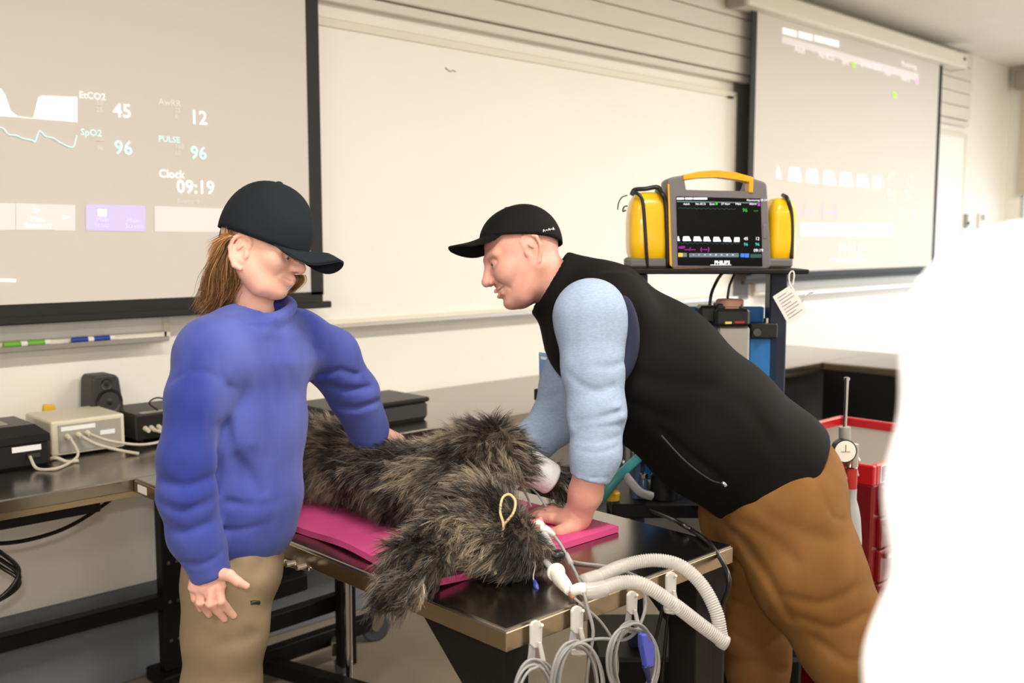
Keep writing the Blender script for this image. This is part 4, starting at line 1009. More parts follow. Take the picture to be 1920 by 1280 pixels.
def fur(name,v,f,n,ln,comb,parent,seed,k=4,per=12,spread=.008,wd=.0007,pal=None,keep=None):
    r=np.random.default_rng(seed); a=v[f[:,0]];b=v[f[:,1]];c=v[f[:,2]];d=v[f[:,3]]
    N=np.cross(c-a,d-b); ar=np.linalg.norm(N,axis=1); N/=ar[:,None]+1e-12
    cen=(a+b+c+d)/4; w=ar.copy()
    if keep is not None: w*=keep(cen)
    w/=w.sum(); t=r.choice(len(f),n,p=w); u1=r.random((n,1)); u2=r.random((n,1))
    p=(a[t]*(1-u1)+b[t]*u1)*(1-u2)+(d[t]*(1-u1)+c[t]*u1)*u2; nn=N[t]
    cb=comb(p); cb=cb-nn*(cb*nn).sum(1,keepdims=True); cb/=np.linalg.norm(cb,axis=1,keepdims=True)+1e-9
    ph=p*np.array([31,27,35]); ns=np.stack([np.sin(ph[:,1]*1.1+ph[:,2])+np.sin(ph[:,0]*1.7-ph[:,1]*.6+1),np.sin(ph[:,0]+ph[:,2]*1.2+2)+np.sin(ph[:,1]*1.9),np.sin(ph[:,0]*1.3+ph[:,1]+4)+np.sin(ph[:,2]*1.6)],1)
    cb=cb+.30*ns*.5+r.normal(size=(n,3))*.30
    L=ln(p)*r.uniform(.65,1.25,size=n)
    lift=r.uniform(.20,.62,size=(n,1))
    tan=np.cross(nn,r.normal(size=(n,3))); tan/=np.linalg.norm(tan,axis=1,keepdims=True)+1e-9; tan2=np.cross(nn,tan)
    out=[];cols=[]
    tone=.5+.5*np.sin(p[:,1]*23+p[:,0]*11+np.sin(p[:,2]*40)*1.2)*np.sin(p[:,0]*31-p[:,1]*9+1.3)+r.normal(size=n)*.28
    ci=np.clip((tone*len(pal)).astype(int),0,len(pal)-1); base=1.12*pal[ci]*r.uniform(.7,1.35,size=(n,1))
    for s in range(per):
        rr=spread*np.sqrt(r.random((n,1))); an=r.random((n,1))*6.283
        root=p+tan*rr*np.cos(an)+tan2*rr*np.sin(an)-nn*.004
        tip=p+nn*lift*L[:,None]+cb*L[:,None]+r.normal(size=(n,3))*.0048
        ctrl=p+nn*(lift+.25)*L[:,None]*.75+cb*L[:,None]*.35+(root-p)*.8
        ts=np.linspace(0,1,k); q=[(1-x)**2*root+2*x*(1-x)*ctrl+x*x*tip for x in ts]
        Q=np.stack(q,1); out.append(Q)
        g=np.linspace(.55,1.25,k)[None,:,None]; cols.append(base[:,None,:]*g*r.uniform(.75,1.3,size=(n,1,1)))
    out=np.concatenate(out); cols=np.concatenate(cols)
    out[:,:,2]=np.where((out[:,:,0]>1.126)&(out[:,:,2]<ZT+.003),ZT+.003+.002*r.random((len(out),1)),out[:,:,2])
    o=strands(name,out,None,k,wd,'fur_strands',parent,cols); o['kind']='stuff'; return o
def comb(p):
    c=np.tile(np.array([-.25,.35,-.85]),(len(p),1))
    hd=p[:,1]<1.50; c[hd]=(p[hd]-np.array([1.42,1.32,1.0]))*6+np.array([-.2,.2,-.5])
    er=(p[:,0]<1.245)&(p[:,1]<1.52); c[er]=np.array([-.85,-.22,-.5])
    lg=(p[:,0]>1.50)&(p[:,1]<1.75); c[lg]=np.array([.75,-.2,-.6])
    return c
def ln(p):
    L=np.full(len(p),.030); L[p[:,1]<1.50]=.030; L[(p[:,0]<1.24)&(p[:,1]<1.52)]=.034; L[(p[:,0]>1.62)]=.030; L[(p[:,0]>1.33)&(p[:,1]<1.38)]=.016; L[(p[:,0]>1.25)&(p[:,1]<1.48)&(p[:,2]>1.0)]*=.75; return L
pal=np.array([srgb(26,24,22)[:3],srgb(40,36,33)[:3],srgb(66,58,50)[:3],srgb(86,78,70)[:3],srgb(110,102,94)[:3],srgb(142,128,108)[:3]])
def keep(c): return np.where((c[:,0]>1.56)&(c[:,0]<1.635)&(c[:,1]<1.66)&(c[:,1]>1.5),0,1)*np.where(c[:,1]>2.3,.3,1)*np.where(c[:,2]<ZT+.012,.25,1)
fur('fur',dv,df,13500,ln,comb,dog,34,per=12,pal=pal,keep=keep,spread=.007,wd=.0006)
# bandage on the raised foreleg, tongue and nose
bp=[np.array((1.552,1.599,1.064)),np.array((1.575,1.592,1.050)),np.array((1.60,1.582,1.033)),np.array((1.637,1.567,1.008))]
tube('bandage',bp,[.041,.042,.040,.039,.038],'bandage',dog,24,10)
F=Field((1.38,1.33,.93),(1.55,1.47,1.02),.003)
tA=G(978,986,1.955);tB=G(1010,992,1.965);tC=G(1036,1003,1.985)
F=Field(*bounds(tA,tC,pad=.04),.003); F.econe(tA,tB,(.017,.007),(.019,.006),(0,.3,1),.01); F.econe(tB,tC,(.019,.006),(.012,.005),(0,.3,1),.01); F.crease([tA+np.array([0,-.01,0]),tC+np.array([0,-.01,0])],.002,.004)
v,f=F.mesh(1); organic('tongue',(W(v),f),'tongue',dog)
F=Field((1.38,1.26,.90),(1.48,1.36,1.0),.003); F.ell((1.396,1.315,.938),(.016,.015,.012),0); v,f=F.mesh(1); organic('nose',(v,f),'nose_black',dog)
# ================================================================ AIRWAY AND CABLES ON THE TABLE
mat('clear_tube',(202,198,194),.18,alpha=.6,spec=.7); mat('tube_spine',(232,230,228),.3); mat('white_gloss',(228,226,218),.35); mat('grey_plastic',(158,158,160),.4)
mat('amber_tube',(196,172,128),.3); mat('blue_tag',(44,60,140),.4); mat('violet_plug',(74,82,180),.4); mat('navy_plug',(26,32,88),.4)
mat('strap_white',(200,198,194),.5); mat('teal_hose',(74,160,166),.35); mat('glass_blue',(70,86,116),.2); mat('copper_tip',(176,130,108),.5)
def WG(*a): return np.array([W(G(*p)) for p in a])
def ribbed(name,pts,r,parent):
    p=spline(pts,40); L=np.concatenate([[0],np.cumsum(np.linalg.norm(np.diff(p,axis=0),axis=1))]); n=int(L[-1]/.0011)
    q=np.stack([np.interp(np.linspace(0,L[-1],n),L,p[:,i]) for i in range(3)],1); rr=r*(1+.07*np.sin(np.linspace(0,L[-1],n)/.0044*2*math.pi))
    v,f=tube_data(q,rr,14); return link(name,mesh_from(name,v,f),'clear_tube',parent,True)
bc_=empty('breathing_circuit',W(G(1075,1105,1.95)),'clear ribbed breathing hoses arching off the steel table edge','breathing circuit')
ribbed('ribbed_hose',WG((1118,1083,1.83),(1170,1060,1.868),(1225,1050,1.872),(1275,1060,1.86),(1315,1095,1.84),(1342,1145,1.82),(1352,1192,1.81)),.0130,bc_)
ribbed('ribbed_hose',WG((1128,1104,1.768),(1165,1092,1.79),(1205,1095,1.79),(1260,1130,1.79),(1310,1168,1.80),(1358,1203,1.805)),.0130,bc_)
tube('hose_cuff',WG((1094,1091,1.815),(1108,1086,1.825),(1124,1081,1.835)),.0150,'clear_tube',bc_,16,4)
tube('hose_cuff',WG((1098,1107,1.765),(1115,1107,1.765),(1136,1102,1.772)),.0155,'clear_tube',bc_,16,4)
tube('elbow_end',WG((1346,1190,1.81),(1352,1200,1.807),(1362,1206,1.807)),.0145,'clear_tube',bc_,16,4)
tube('y_piece',WG((1072,1108,1.772),(1088,1103,1.768),(1100,1106,1.765)),[.010,.011,.0125],'white_gloss',bc_,16,4)
tube('connector',WG((1043,1073,1.862),(1050,1085,1.835),(1060,1097,1.80),(1068,1108,1.777)),[.013,.0145,.0125,.009],'white_gloss',bc_,18,5)
B().lathe(W(G(1042,1071,1.866)),W(G(1052,1088,1.83))-W(G(1042,1071,1.866)),[(.018,0),(.018,.005),(.014,.006)],20).ob('connector_flange','white_gloss',bc_,True)
tube('sampling_port',WG((1070,1110,1.772),(1077,1121,1.765)),[.006,.005],'copper_tip',bc_,12,4)
et=empty('endotracheal_tube',W(G(1005,1032,1.99)),'thin clear airway tube leaving the dog muzzle with pilot line','tube')
tube('airway_tube',WG((990,1022,1.92),(1008,1038,1.905),(1028,1058,1.885),(1041,1072,1.867)),.0062,'clear_tube',et,12,8)
tube('pilot_line',WG((995,1040,1.895),(1003,1058,1.875),(1000,1082,1.86),(1004,1098,1.845)),.0014,'grey_plastic',et,6,8)
o=tube('pilot_balloon',WG((1002,1088,1.85),(1005,1098,1.84),(1009,1108,1.83)),[.003,.0055,.0035],'blue_tag',et,12,6)
tube('valve_tip',WG((1009,1108,1.83),(1012,1116,1.822)),[.003,.0015],'navy_plug',et,8,4)
cable('gauze_tie','cream tube tied in a loop on top of the dog head',WG((930,1076,1.835),(924,1055,1.84),(932,1020,1.845),(945,985,1.86),(962,962,1.88),(966,940,1.90),(955,927,1.905),(942,934,1.90),(938,960,1.88),(944,985,1.857),(938,1015,1.842),(926,1045,1.835),(918,1070,1.83)),.0028,'amber_tube',cat='tie')
cl=empty('tongue_clip',W(G(1030,1000,2.0)),'white and grey oxygen sensor clip on the dog tongue','sensor')
tube('upper_jaw',WG((1012,990,1.955),(1024,993,1.955),(1038,1003,1.965)),[.0065,.008,.0055],'white_gloss',cl,12,5)
tube('lower_jaw',WG((1018,998,1.945),(1028,1016,1.935),(1040,1034,1.93)),[.008,.0085,.0075],'grey_plastic',cl,12,5)
tube('upper_pad',WG((1002,982,1.96),(1010,980,1.965),(1018,984,1.97)),[.005,.007,.005],'white_gloss',cl,10,4)
tube('sensor_cable',WG((1038,1003,1.965),(1052,1022,1.95),(1066,1048,1.925),(1080,1075,1.875),(1093,1105,1.765),(1102,1140,1.745),(1112,1185,1.74),(1104,1240,1.74),(1098,1300,1.74)),.0032,'cable_grey',cl,8,8)
tube('cable_sleeve',WG((1061,1038,1.937),(1071,1057,1.91)),.0055,'grey_plastic',cl,10,4)
cable('lead_wire','grey wire lying across the steel table behind the ribbed hoses',np.array([P(x_,y_,z=.904) for x_,y_ in ((1072,1052),(1095,1056),(1140,1062),(1190,1078),(1200,1088))]),.003,'cable_grey')
for k,(p,lb) in enumerate(((((966,905,2.20),(985,925,2.22),(996,950,2.2)),'blue-grey sensor lead below the bandaged leg, left strand'),(((968,902,2.20),(1000,918,2.24),(1025,950,2.22)),'grey sensor lead below the bandaged leg, right strand'),(((972,900,2.2),(1000,908,2.23),(1012,916,2.26)),'white sensor lead under the bandage'))):
    cable('sensor_lead',lb,WG(*p),.0026,'cable_grey' if k<2 else 'tube_spine')
sp=empty('electrode_patch',W(G(966,900,2.18)),'pale round electrode beside the bandaged foreleg','electrode')
B().lathe(W(G(962,905,2.19)),(-.5,-.6,.6),[(.016,0),(.018,.004),(.012,.01),(.005,.014)],18).ob('electrode_pad','white_gloss',sp,True)
# strap clips on the table front edge
def PY(x,y,Y=1.172): return P(x,y,Y=Y)
def strap(px,py,label,sc=1.0):
    t=empty('cable_clip',PY(px,py),label,'clip','white strap clips on the table edge')
    def q(dx,dy,Y=1.170): return Vector(PY(px+dx*sc,py+dy*sc,Y))
    pts=[q(-11,8),q(-7,1),q(0,-2),q(7,1),q(10,10),q(9,44),q(4,50),q(-6,50),q(-11,44)]
    B().prism(pts,(0,-.006,0),.0015).ob('clip_tab','strap_white',t)
    B().prism([q(-11,46),q(-1,48),q(-4,84),q(-16,82)],(0,-.004,0),.001).ob('strap_side','grey_plastic',t)
    B().prism([q(4,40,1.162),q(10,40,1.162),q(20,84,1.162),q(12,88,1.162)],(0,-.004,0),.001).ob('strap_side','strap_white',t)
    B().prism([q(-16,80),q(20,82,1.16),q(14,90,1.16),q(2,93),q(-12,90)],(0,-.006,0),.001).ob('strap_bottom','strap_white',t)
    B().cyl(q(8,12,1.166),q(14,8,1.158),.003,n=8).ob('peg','strap_white',t)
    return t
strap(1003,1163,'white strap clip nearest the table corner')
strap(1080,1136,'second white strap clip from the table corner, grey cables through it')
strap(1183,1108,'white strap clip holding the coiled cable with the violet plug',.85)
strap(1256,1072,'white strap clip under the upper ribbed hose, furthest from the corner',.85)
def coil(label,cx,cy,rx,ry,turns,Y=1.16,seed=0,tail=None,r=.0030):
    rg=np.random.default_rng(seed); pts=[]
    for i in range(turns*14+1):
        a=-math.pi/2+2*math.pi*i/14; k=i/14
        e=1+.10*math.sin(k*1.9+seed); dx=6*math.sin(k*2.3+seed)
        pts.append(PY(cx+dx+rx*e*math.cos(a),cy+ry*(1+.08*math.sin(k*1.3))*math.sin(a)+abs(dx),Y-.006*k-.002*math.sin(a*2)))
    if tail: pts+= [PY(*p) for p in tail]
    return cable('sensor_cable',label,pts,r,'cable_grey','coiled grey cables under the table edge',sub=4)
coil('coil of grey cable around the violet plug',1186,1237,40,68,7,seed=1,r=.0026)
coil('coil of grey cable hanging from the second clip',1082,1290,42,88,6,seed=3,r=.0026)
coil('coil of grey cable hanging from the corner clip',1003,1320,40,82,4,seed=5,r=.0026)
cable('sensor_cable','grey cable bridging from the second clip up to the coil with violet plug',[PY(1085,1206,1.15),PY(1100,1200,1.15),PY(1130,1197,1.148),PY(1170,1199,1.146),PY(1195,1180,1.146),PY(1210,1140,1.15),PY(1208,1110,1.155)],.0032,'cable_grey')
cable('sensor_cable','thin grey line from the airway connector down past the table edge',[W(G(1077,1121,1.762)),PY(1105,1145,1.162),PY(1130,1170,1.155),PY(1150,1205,1.15),PY(1158,1250,1.15),PY(1150,1300,1.15)],.0026,'cable_grey')
vp=empty('cable_plug',PY(1205,1215,1.125),'violet cable connector hanging in the grey coil','plug')
B().prism([PY(1194,1186,1.13),PY(1203,1184,1.13),PY(1208,1200,1.13),PY(1217,1202,1.13),PY(1218,1212,1.13),PY(1216,1246,1.13),PY(1203,1248,1.13),PY(1196,1208,1.13)],(0,-.014,0),.003).ob('plug_body','violet_plug',vp)
tube('strain_relief',[PY(1210,1246,1.123),PY(1215,1262,1.123),PY(1218,1285,1.123)],[.008,.006,.004],'navy_plug',vp,12,5)
# ================================================================ MONITOR CART
ST4=Matrix(((SY,CY,0,0),(-CY,SY,0,0),(0,0,1,0),(0,0,0,1)))
def sob(b,name,m,parent,smooth=False):
    bmesh.ops.transform(b.bm,matrix=ST4,verts=b.bm.verts[:]); return b.ob(name,m,parent,smooth)
mat('yellow_vinyl',(240,190,10),.3,var=.05,vscale=10,bump=.05,bscale=25,coat=.4); mat('yellow_handle',(236,170,16),.42); mat('bezel_grey',(112,108,112),.5); mat('screen_glass',(5,5,6),.5,spec=.15)
mat('ui_white',(225,228,240),.5,emit=(225,230,245),estr=.9); mat('ui_green',(40,160,40),.5,emit=(50,200,50),estr=.7); mat('ui_cyan',(60,180,180),.5,emit=(60,200,200),estr=.7); mat('ui_magenta',(170,40,180),.5,emit=(190,30,200),estr=.7)
mat('ui_blue',(50,100,190),.5,emit=(60,120,210),estr=.6); mat('ui_grey',(90,108,116),.5,emit=(90,110,120),estr=.45); mat('ui_amber',(190,160,70),.5,emit=(210,170,80),estr=.6); mat('ui_dim',(30,70,70),.5,emit=(30,90,80),estr=.4)
mat('cart_navy',(28,36,58),.5); mat('panel_blue',(38,108,176),.45); mat('silver',(176,174,170),.35,metal=.6); mat('card',(226,226,224),.7); mat('print_grey',(120,120,124),.7); mat('blue_box',(98,140,196),.5,c2=(120,156,204),vscale=14)
mat('red_enamel',(112,14,22),.32,coat=.3); mat('red_bright',(176,20,30),.35,coat=.3); mat('grey_liner',(120,114,106),.7); mat('cyl_grey',(176,178,182),.35,metal=.5); mat('dial_white',(236,234,226),.35); mat('red_knob',(170,40,40),.4)
bM=2.80
def g(x,y,b=bM): return Vector(G(x,y,b))
cart=empty('equipment_cart',W(GZ(1330,0,2.85)),'tall dark equipment cart behind the man carrying the yellow monitor','cart')
def sbox(x0,y0,x1,y1,b0,b1,name,m,par,bev=.003):
    a=G(x0,y0,b0); c=G(x1,y1,b0); return sob(B().box(min(a[0],c[0]),max(a[0],c[0]),b0,b1,min(a[2],c[2]),max(a[2],c[2]),bev),name,m,par)
sbox(1160,505,1518,514,2.70,2.98,'top_shelf','black_steel',cart)
sob(B().box(G(1150,508,2.7)[0],G(1176,508,2.7)[0],2.72,2.96,G(1150,512,2.7)[2],G(1150,505,2.7)[2],.003),'shelf_end','copper_tip',cart)
a=G(1189,515,2.74)[0];a2=G(1215,515,2.74)[0]; zt=G(1189,514,2.7)[2]
sob(B().box(a,a2,2.74,2.79,.12,zt,.004),'post','cart_navy',cart)
a=G(1445,515,2.84)[0];a3=G(1478,515,2.84)[0]; sob(B().box(a,a3,2.84,2.90,.12,zt,.004),'post','cart_navy',cart)
sob(B().box(a2,a,2.90,2.925,.85,G(1300,575,2.9)[2],.003),'back_panel','panel_blue',cart)
sob(B().box(a2-.1,a3,2.66,2.95,.80,.84,.004),'middle_tray','black_steel',cart)
sob(B().box(a2-.14,a3+.02,2.66,3.0,.10,.40,.01),'base_cabinet','black_steel',cart)
for x in (a2-.09,a3-.05):
    for b_ in (2.70,2.93):
        o=sob(B().cyl((x-.015,b_,.05),(x+.015,b_,.05),.05,n=20),'caster_wheel','wheel_grey',cart,True)
sbox(1406,634,1457,720,2.84,2.90,'blue_cabinet','panel_blue',cart); sbox(1408,607,1458,634,2.82,2.90,'valve_block','black_plastic',cart)
B().cyl(W(G(1420,623,2.82)),W(G(1420,623,2.80)),.011,n=16).ob('valve_knob','black_plastic',cart,True); B().cyl(W(G(1437,606,2.85)),W(G(1437,596,2.85)),.008,n=12).ob('valve_stem','chrome',cart,True)
sob(B().box(a2-.22,a2,2.80,2.83,1.26,1.29,.003),'side_arm','black_steel',cart)
vt=empty('ventilator_unit',W(G(1370,700,2.82)),'black and silver ventilator with cream knob on the equipment cart','device')
sbox(1347,612,1404,720,2.78,2.88,'silver_body','silver',vt,.006); sbox(1342,579,1407,612,2.765,2.885,'black_head','black_plastic',vt,.008); sbox(1312,573,1344,606,2.80,2.87,'side_knob_housing','black_plastic',vt,.008)
B().lathe(W(G(1368,580,2.82)),(0,0,1),[(.036,0),(.036,.010),(.039,.011),(.039,.026),(.034,.030)],24).ob('dial_knob','copper_tip',vt,True)
sbox(1345,569,1392,580,2.79,2.85,'knob_collar','black_plastic',vt,.003)
sbox(1360,603,1372,607,2.763,2.766,'yellow_mark','ui_amber',vt,0); sbox(1378,602,1396,606,2.763,2.766,'red_mark','red_knob',vt,0)
cable('power_cable','black cable rising from the ventilator to the monitor, left one',WG((1330,580,2.87),(1334,550,2.87),(1345,525,2.86),(1354,512,2.86)),.005,'cable_black')
cable('power_cable','black cable rising from the ventilator to the monitor, right one',WG((1364,560,2.87),(1368,535,2.87),(1378,512,2.86)),.004,'cable_black')
# flow tubes and canisters on the middle tray
for k,(x,y0,y1,r,m,lb,ct_) in enumerate(((1192,855,945,.012,'glass_blue','slim glass flow tube on the cart tray nearest the forearm','flow tube'),(1206,905,950,.014,'glass_blue','short glass flow tube beside the grey hose','flow tube'),(1245,880,985,.038,'black_plastic','black canister on the cart tray under the man','canister'),(1300,955,1005,.016,'chrome','chrome cylinder on the cart tray beside the brown trousers','cylinder'),(1236,870,950,.010,'copper_tip','brown capped vial behind the grey hose','vial'))):
    p=GZ(x,.842,2.72); z1=G(x,y0,2.72)[2]; z1=max(z1,.90)
    t=empty('canister' if r>.02 else 'flow_tube',W(p),lb,ct_); h_=z1-.842
    B().lathe(W(p),(0,0,1),[(r,0),(r,h_*.8),(r*.8,h_*.9),(r*.8,h_)],20).ob('vessel',m,t,True); B().lathe(W(p)+np.array([0,0,h_]),(0,0,1),[(r*.9,0),(r*.9,.012),(r*.5,.016)],16).ob('cap','chrome' if k<2 else 'black_plastic',t,True)
cable('oxygen_hose','thick teal hose rising behind the forearm',WG((1120,945,2.66),(1140,918,2.66),(1165,888,2.67),(1195,860,2.70),(1225,830,2.74)),.0135,'teal_hose',cat='hose',n=12)
cable('grey_hose','pale grey hose bent over the black cart tray',WG((1165,880,2.69),(1180,900,2.66),(1200,922,2.65),(1222,930,2.66)),.012,'grey_plastic',cat='hose',n=12)
yt=empty('bottle_stopper',W(GZ(1148,.842,2.70)),'small yellow bottle stopper on the cart tray beside the forearm','stopper'); B().lathe(W(GZ(1148,.842,2.70)),(0,0,1),[(.02,0),(.022,.02),(.012,.03),(.008,.05)],16).ob('cap_body','yellow_tag',yt,True)
cable('monitor_cable','glossy black cable arching over the right table corner',WG((1236,965,2.60),(1290,990,2.50),(1330,1020,2.42),(1358,1060,2.20),(1368,1100,2.0),(1350,1138,1.95),(1335,1160,1.98)) if 0 else np.array([W(G(1215,955,2.66)),P(1262,974,z=.915),P(1300,996,z=.907),P(1330,1018,z=.907),PY(1356,1056,1.16),PY(1367,1090,1.13),PY(1356,1128,1.15),PY(1338,1148,1.22)]),.0055,'cable_black')
for k,p in enumerate((((1245,1110,2.1),(1238,1160,2.1),(1222,1230,2.1),(1212,1300,2.1)),((1258,1112,2.12),(1250,1180,2.12),(1240,1290,2.12)),((1275,1130,2.1),(1300,1180,2.1),(1312,1240,2.1),(1320,1300,2.1)))):
    cable('power_cable',('black cable hanging under the table edge behind the violet plug','black cable hanging under the table edge, middle one','black cable slanting down in front of the grey post')[k],WG(*p),.004,'cable_black')
# anaesthesia stand under the right end of the table
gs=empty('anaesthesia_stand',W(GZ(1305,0,2.35)),'black floor stand with grey post and capped bottle beside the brown trousers','stand')
B().cyl(W(GZ(1298,.10,2.35)),W(G(1298,1100,2.35)),.022,n=20).ob('post','grey_panel',gs,True)
sob(B().box(GZ(1250,.1,2.3)[0],GZ(1350,.1,2.3)[0],2.28,2.46,.0,.10,.01),'stand_base','black_steel',gs)
sob(B().box(G(1312,1100,2.36)[0],G(1362,1100,2.36)[0],2.36,2.44,.12,.78,.006),'control_box','black_plastic',gs)
B().lathe(W(G(1300,1150,2.30)),(0,0,1),[(.024,-.07),(.024,.02),(.02,.03)],20).ob('bottle','grey_plastic',gs,True); B().lathe(W(G(1300,1128,2.30)),(0,0,1),[(.026,0),(.026,.022),(.022,.026)],20).ob('bottle_cap','label_white',gs,True)
# monitor
mo=empty('patient_monitor',W(G(1345,505,bM)),'yellow and grey patient monitor with carry handle and side pouches on the cart','monitor')
def fp(pts,b): return [g(x,y,b) for x,y in pts]
sob(B().prism(fp([(1251,338),(1258,332),(1283,328),(1283,359),(1407,362),(1412,334),(1434,341),(1438,346),(1447,498),(1440,504),(1262,503),(1256,497)],2.79),(0,.12,0),.005),'housing','bezel_grey',mo)
hp=[(1281,338),(1281,327),(1312,321),(1345,319),(1380,323),(1413,332),(1413,344),(1380,336),(1345,332),(1312,333)]
sob(B().prism(fp(hp,2.785),(0,.05,0),.004),'carry_handle','yellow_handle',mo)
sob(B().prism(fp([(1405,340),(1413,342),(1412,361),(1404,361)],2.785),(0,.05,0),.002),'handle_strut','yellow_handle',mo)
sob(B().prism(fp([(1262,503),(1440,504),(1436,509),(1262,508)],2.785),(0,.12,0),.002),'bottom_trim','yellow_handle',mo)
sob(B().prism(fp([(1252,345),(1255,345),(1260,500),(1256,497)],2.786),(0,.12,0),.001),'side_trim','yellow_handle',mo)
sob(B().prism(fp([(1268,368),(1427,372),(1430,499),(1271,497)],2.786),(0,.01,0),.002),'display','screen_glass',mo)
for (x0,x1,y0,y1) in ((1263,1267,418,447),(1431,1438,421,447)): sob(B().prism(fp([(x0,y0),(x1,y0),(x1,y1),(x0,y1)],2.7875),(0,.01,0),.001),'latch','bezel_grey',mo)
def uq(name,pts,m,b=2.7848):
    vs=[W(G(x,y,b)) for x,y in pts]; return link(name,mesh_from(name,vs,[tuple(range(len(vs)))]),m,mo)
def ur(x0,y0,x1,y1,m,name='screen_bar'): return uq(name,[(x0,y0),(x1,y0),(x1,y1),(x0,y1)],m)
for x0,x1 in ((1269,1282.5),(1284.5,1298.5),(1300,1326)): ur(x0,370.5,x1,374,'ui_white','screen_title')
uq('screen_bar',[(1269,376.5),(1425,379.5),(1425,381.5),(1269,378.5)],'ui_grey')
def ut(body,x,y,px,m): return text('screen_text',body,px*2.7848/FPX*1.35,W(G(x,y,2.7846)),tuple(RH),(0,0,1),m,mo)
for x,tx in ((1281,'Adult'),(1304,'No ECG'),(1330,'Sync'),(1352,'27 Nov'),(1379,'Main'),(1405,'Alarm')): ut(tx,x,384,4,'ui_white')
ut('Monitoring 09:19',1400,377,4,'ui_white')
ur(1341.5,380,1345.5,384,'ui_green','status_dot'); ur(1421,382,1425,386,'ui_magenta','status_dot')
tube('ecg_trace',[W(G(1272+k*4.3,391+k*.09-(2.2 if k%2 else 0),2.7842)) for k in range(26)],.0006,'ui_dim',mo,5,0)
ut('96',1392,397,7,'ui_green'); ut('---',1413,397,6,'ui_green')
for k,(x0,x1) in enumerate(((1280,1296),(1300,1316),(1319,1333),(1337,1352),(1356,1372),(1376,1386.5))):
    y0=443+k*.35; uq('capnogram_pulse',[(x0,y0+8.5),(x0+1.2,y0),(x1-(4 if k<5 else 0),y0),(x1,y0+8.5)],'ui_white')
uq('capnogram_pulse',[(1270.5,451.5),(1270.5,443),(1272.5,443),(1275,451.5)],'ui_white')
tube('pulse_trace',[W(G(1271+k*3.1,455+k*.02+(2.4 if k%3==0 else -1.2 if k%3==1 else .4),2.7842)) for k in range(38)],.0006,'ui_dim',mo,5,0)
for a,y,x,s,m in (('45',450,1394.5,6,'ui_white'),('12',450,1416,6,'ui_white'),('96',460.5,1394.5,6,'ui_cyan'),('96',460.5,1416,6,'ui_cyan'),('09:19',472,1413,6,'ui_white'),('---/---',470,1283,7,'ui_magenta'),('(---)',470,1313,8,'ui_magenta'),('NBP',466,1272,5,'ui_magenta')): ut(a,x,y,s,m)
ur(1271.5,474,1280.5,481.5,'ui_amber','screen_button'); ur(1281,474,1288,481.5,'ui_grey','screen_button'); ur(1292,474.5,1385,482,'ui_grey','screen_button'); ur(1388.5,475,1396,482,'ui_blue','screen_button'); ur(1396.5,475,1404.5,482.5,'ui_blue','screen_button'); ur(1407,476,1428,483,'ui_dim','screen_button')
for k in range(8): ur(1299+k*10.5,476.5,1302+k*10.5,478.5,'ui_white','button_mark')
text('brand_text','PHILIPS',7*2.7848/FPX*1.3,W(G(1339.5,495,2.7846)),tuple(RH),(0,0,1),'ui_white',mo,bold=.0004); ur(1332,496,1371,497,'ui_white','underline')
F=Field(*bounds(G(1170,350,2.78),G(1255,505,3.0),pad=.03),.005)
def pouch(x0,x1,y0,y1,name,b0=2.80,b1=2.95):
    F=Field(*bounds(G(x0,y0,b0),G(x1,y1,b1),pad=.03),.0045)
    a=G((x0+x1)/2,(y0+y1)/2,(b0+b1)/2); hw=abs(G(x1,y0,b0)[0]-G(x0,y0,b0)[0])/2; hh=abs(G(x0,y0,b0)[2]-G(x0,y1,b0)[2])/2; hb=(b1-b0)/2
    X,Y,Z=np.meshgrid(*F.ax,indexing='ij',sparse=True)
    n=4.0; zz=(Z-a[2])/hh; tp=1-.10*np.clip(zz,0,1)**2
    F.d=((np.abs((X-a[0])/(hw*tp))**n+np.abs((Y-a[1])/hb)**n+np.abs(zz)**n)**(1/n)-1)*min(hw,hb)
    F.d=F.d.astype(np.float32); v,f=F.mesh(1); return organic(name,(W(v),f),'yellow_vinyl',mo)
pl=pouch(1174,1256,359,500,'side_pouch'); pr=pouch(1432,1486,370,500,'side_pouch')
tube('pouch_zip',WG((1188,362,2.82),(1197,364,2.80),(1205,378,2.797),(1209,420,2.795),(1212,470,2.795),(1214,500,2.80)),.005,'black_plastic',pl,8,8)
tube('pouch_zip',WG((1232,358,2.86),(1240,362,2.80),(1248,380,2.797),(1251,430,2.795),(1252,500,2.80)),.007,'black_plastic',pl,8,8)
tube('carry_strap',WG((1184,366,2.84),(1190,356,2.84),(1210,354,2.83),(1233,351,2.83),(1240,362,2.82)),.0065,'black_plastic',pl,8,8)
tube('zip_cord',WG((1176,366,2.82),(1166,370,2.81),(1160,380,2.81),(1158,393,2.81)),.0018,'black_plastic',pl,6,6); tube('zip_cord',WG((1176,386,2.815),(1170,388,2.81),(1168,396,2.81),(1174,394,2.81)),.0022,'black_plastic',pl,6,6)
tube('pouch_zip',WG((1468,366,2.86),(1476,372,2.81),(1483,395,2.805),(1485,430,2.805),(1484,485,2.805)),.006,'black_plastic',pr,8,8)
sbox(1180,484,1256,502,2.797,2.94,'pouch_base','dark_trim',pl,.006); sbox(1440,484,1487,502,2.797,2.94,'pouch_base','dark_trim',pr,.006)
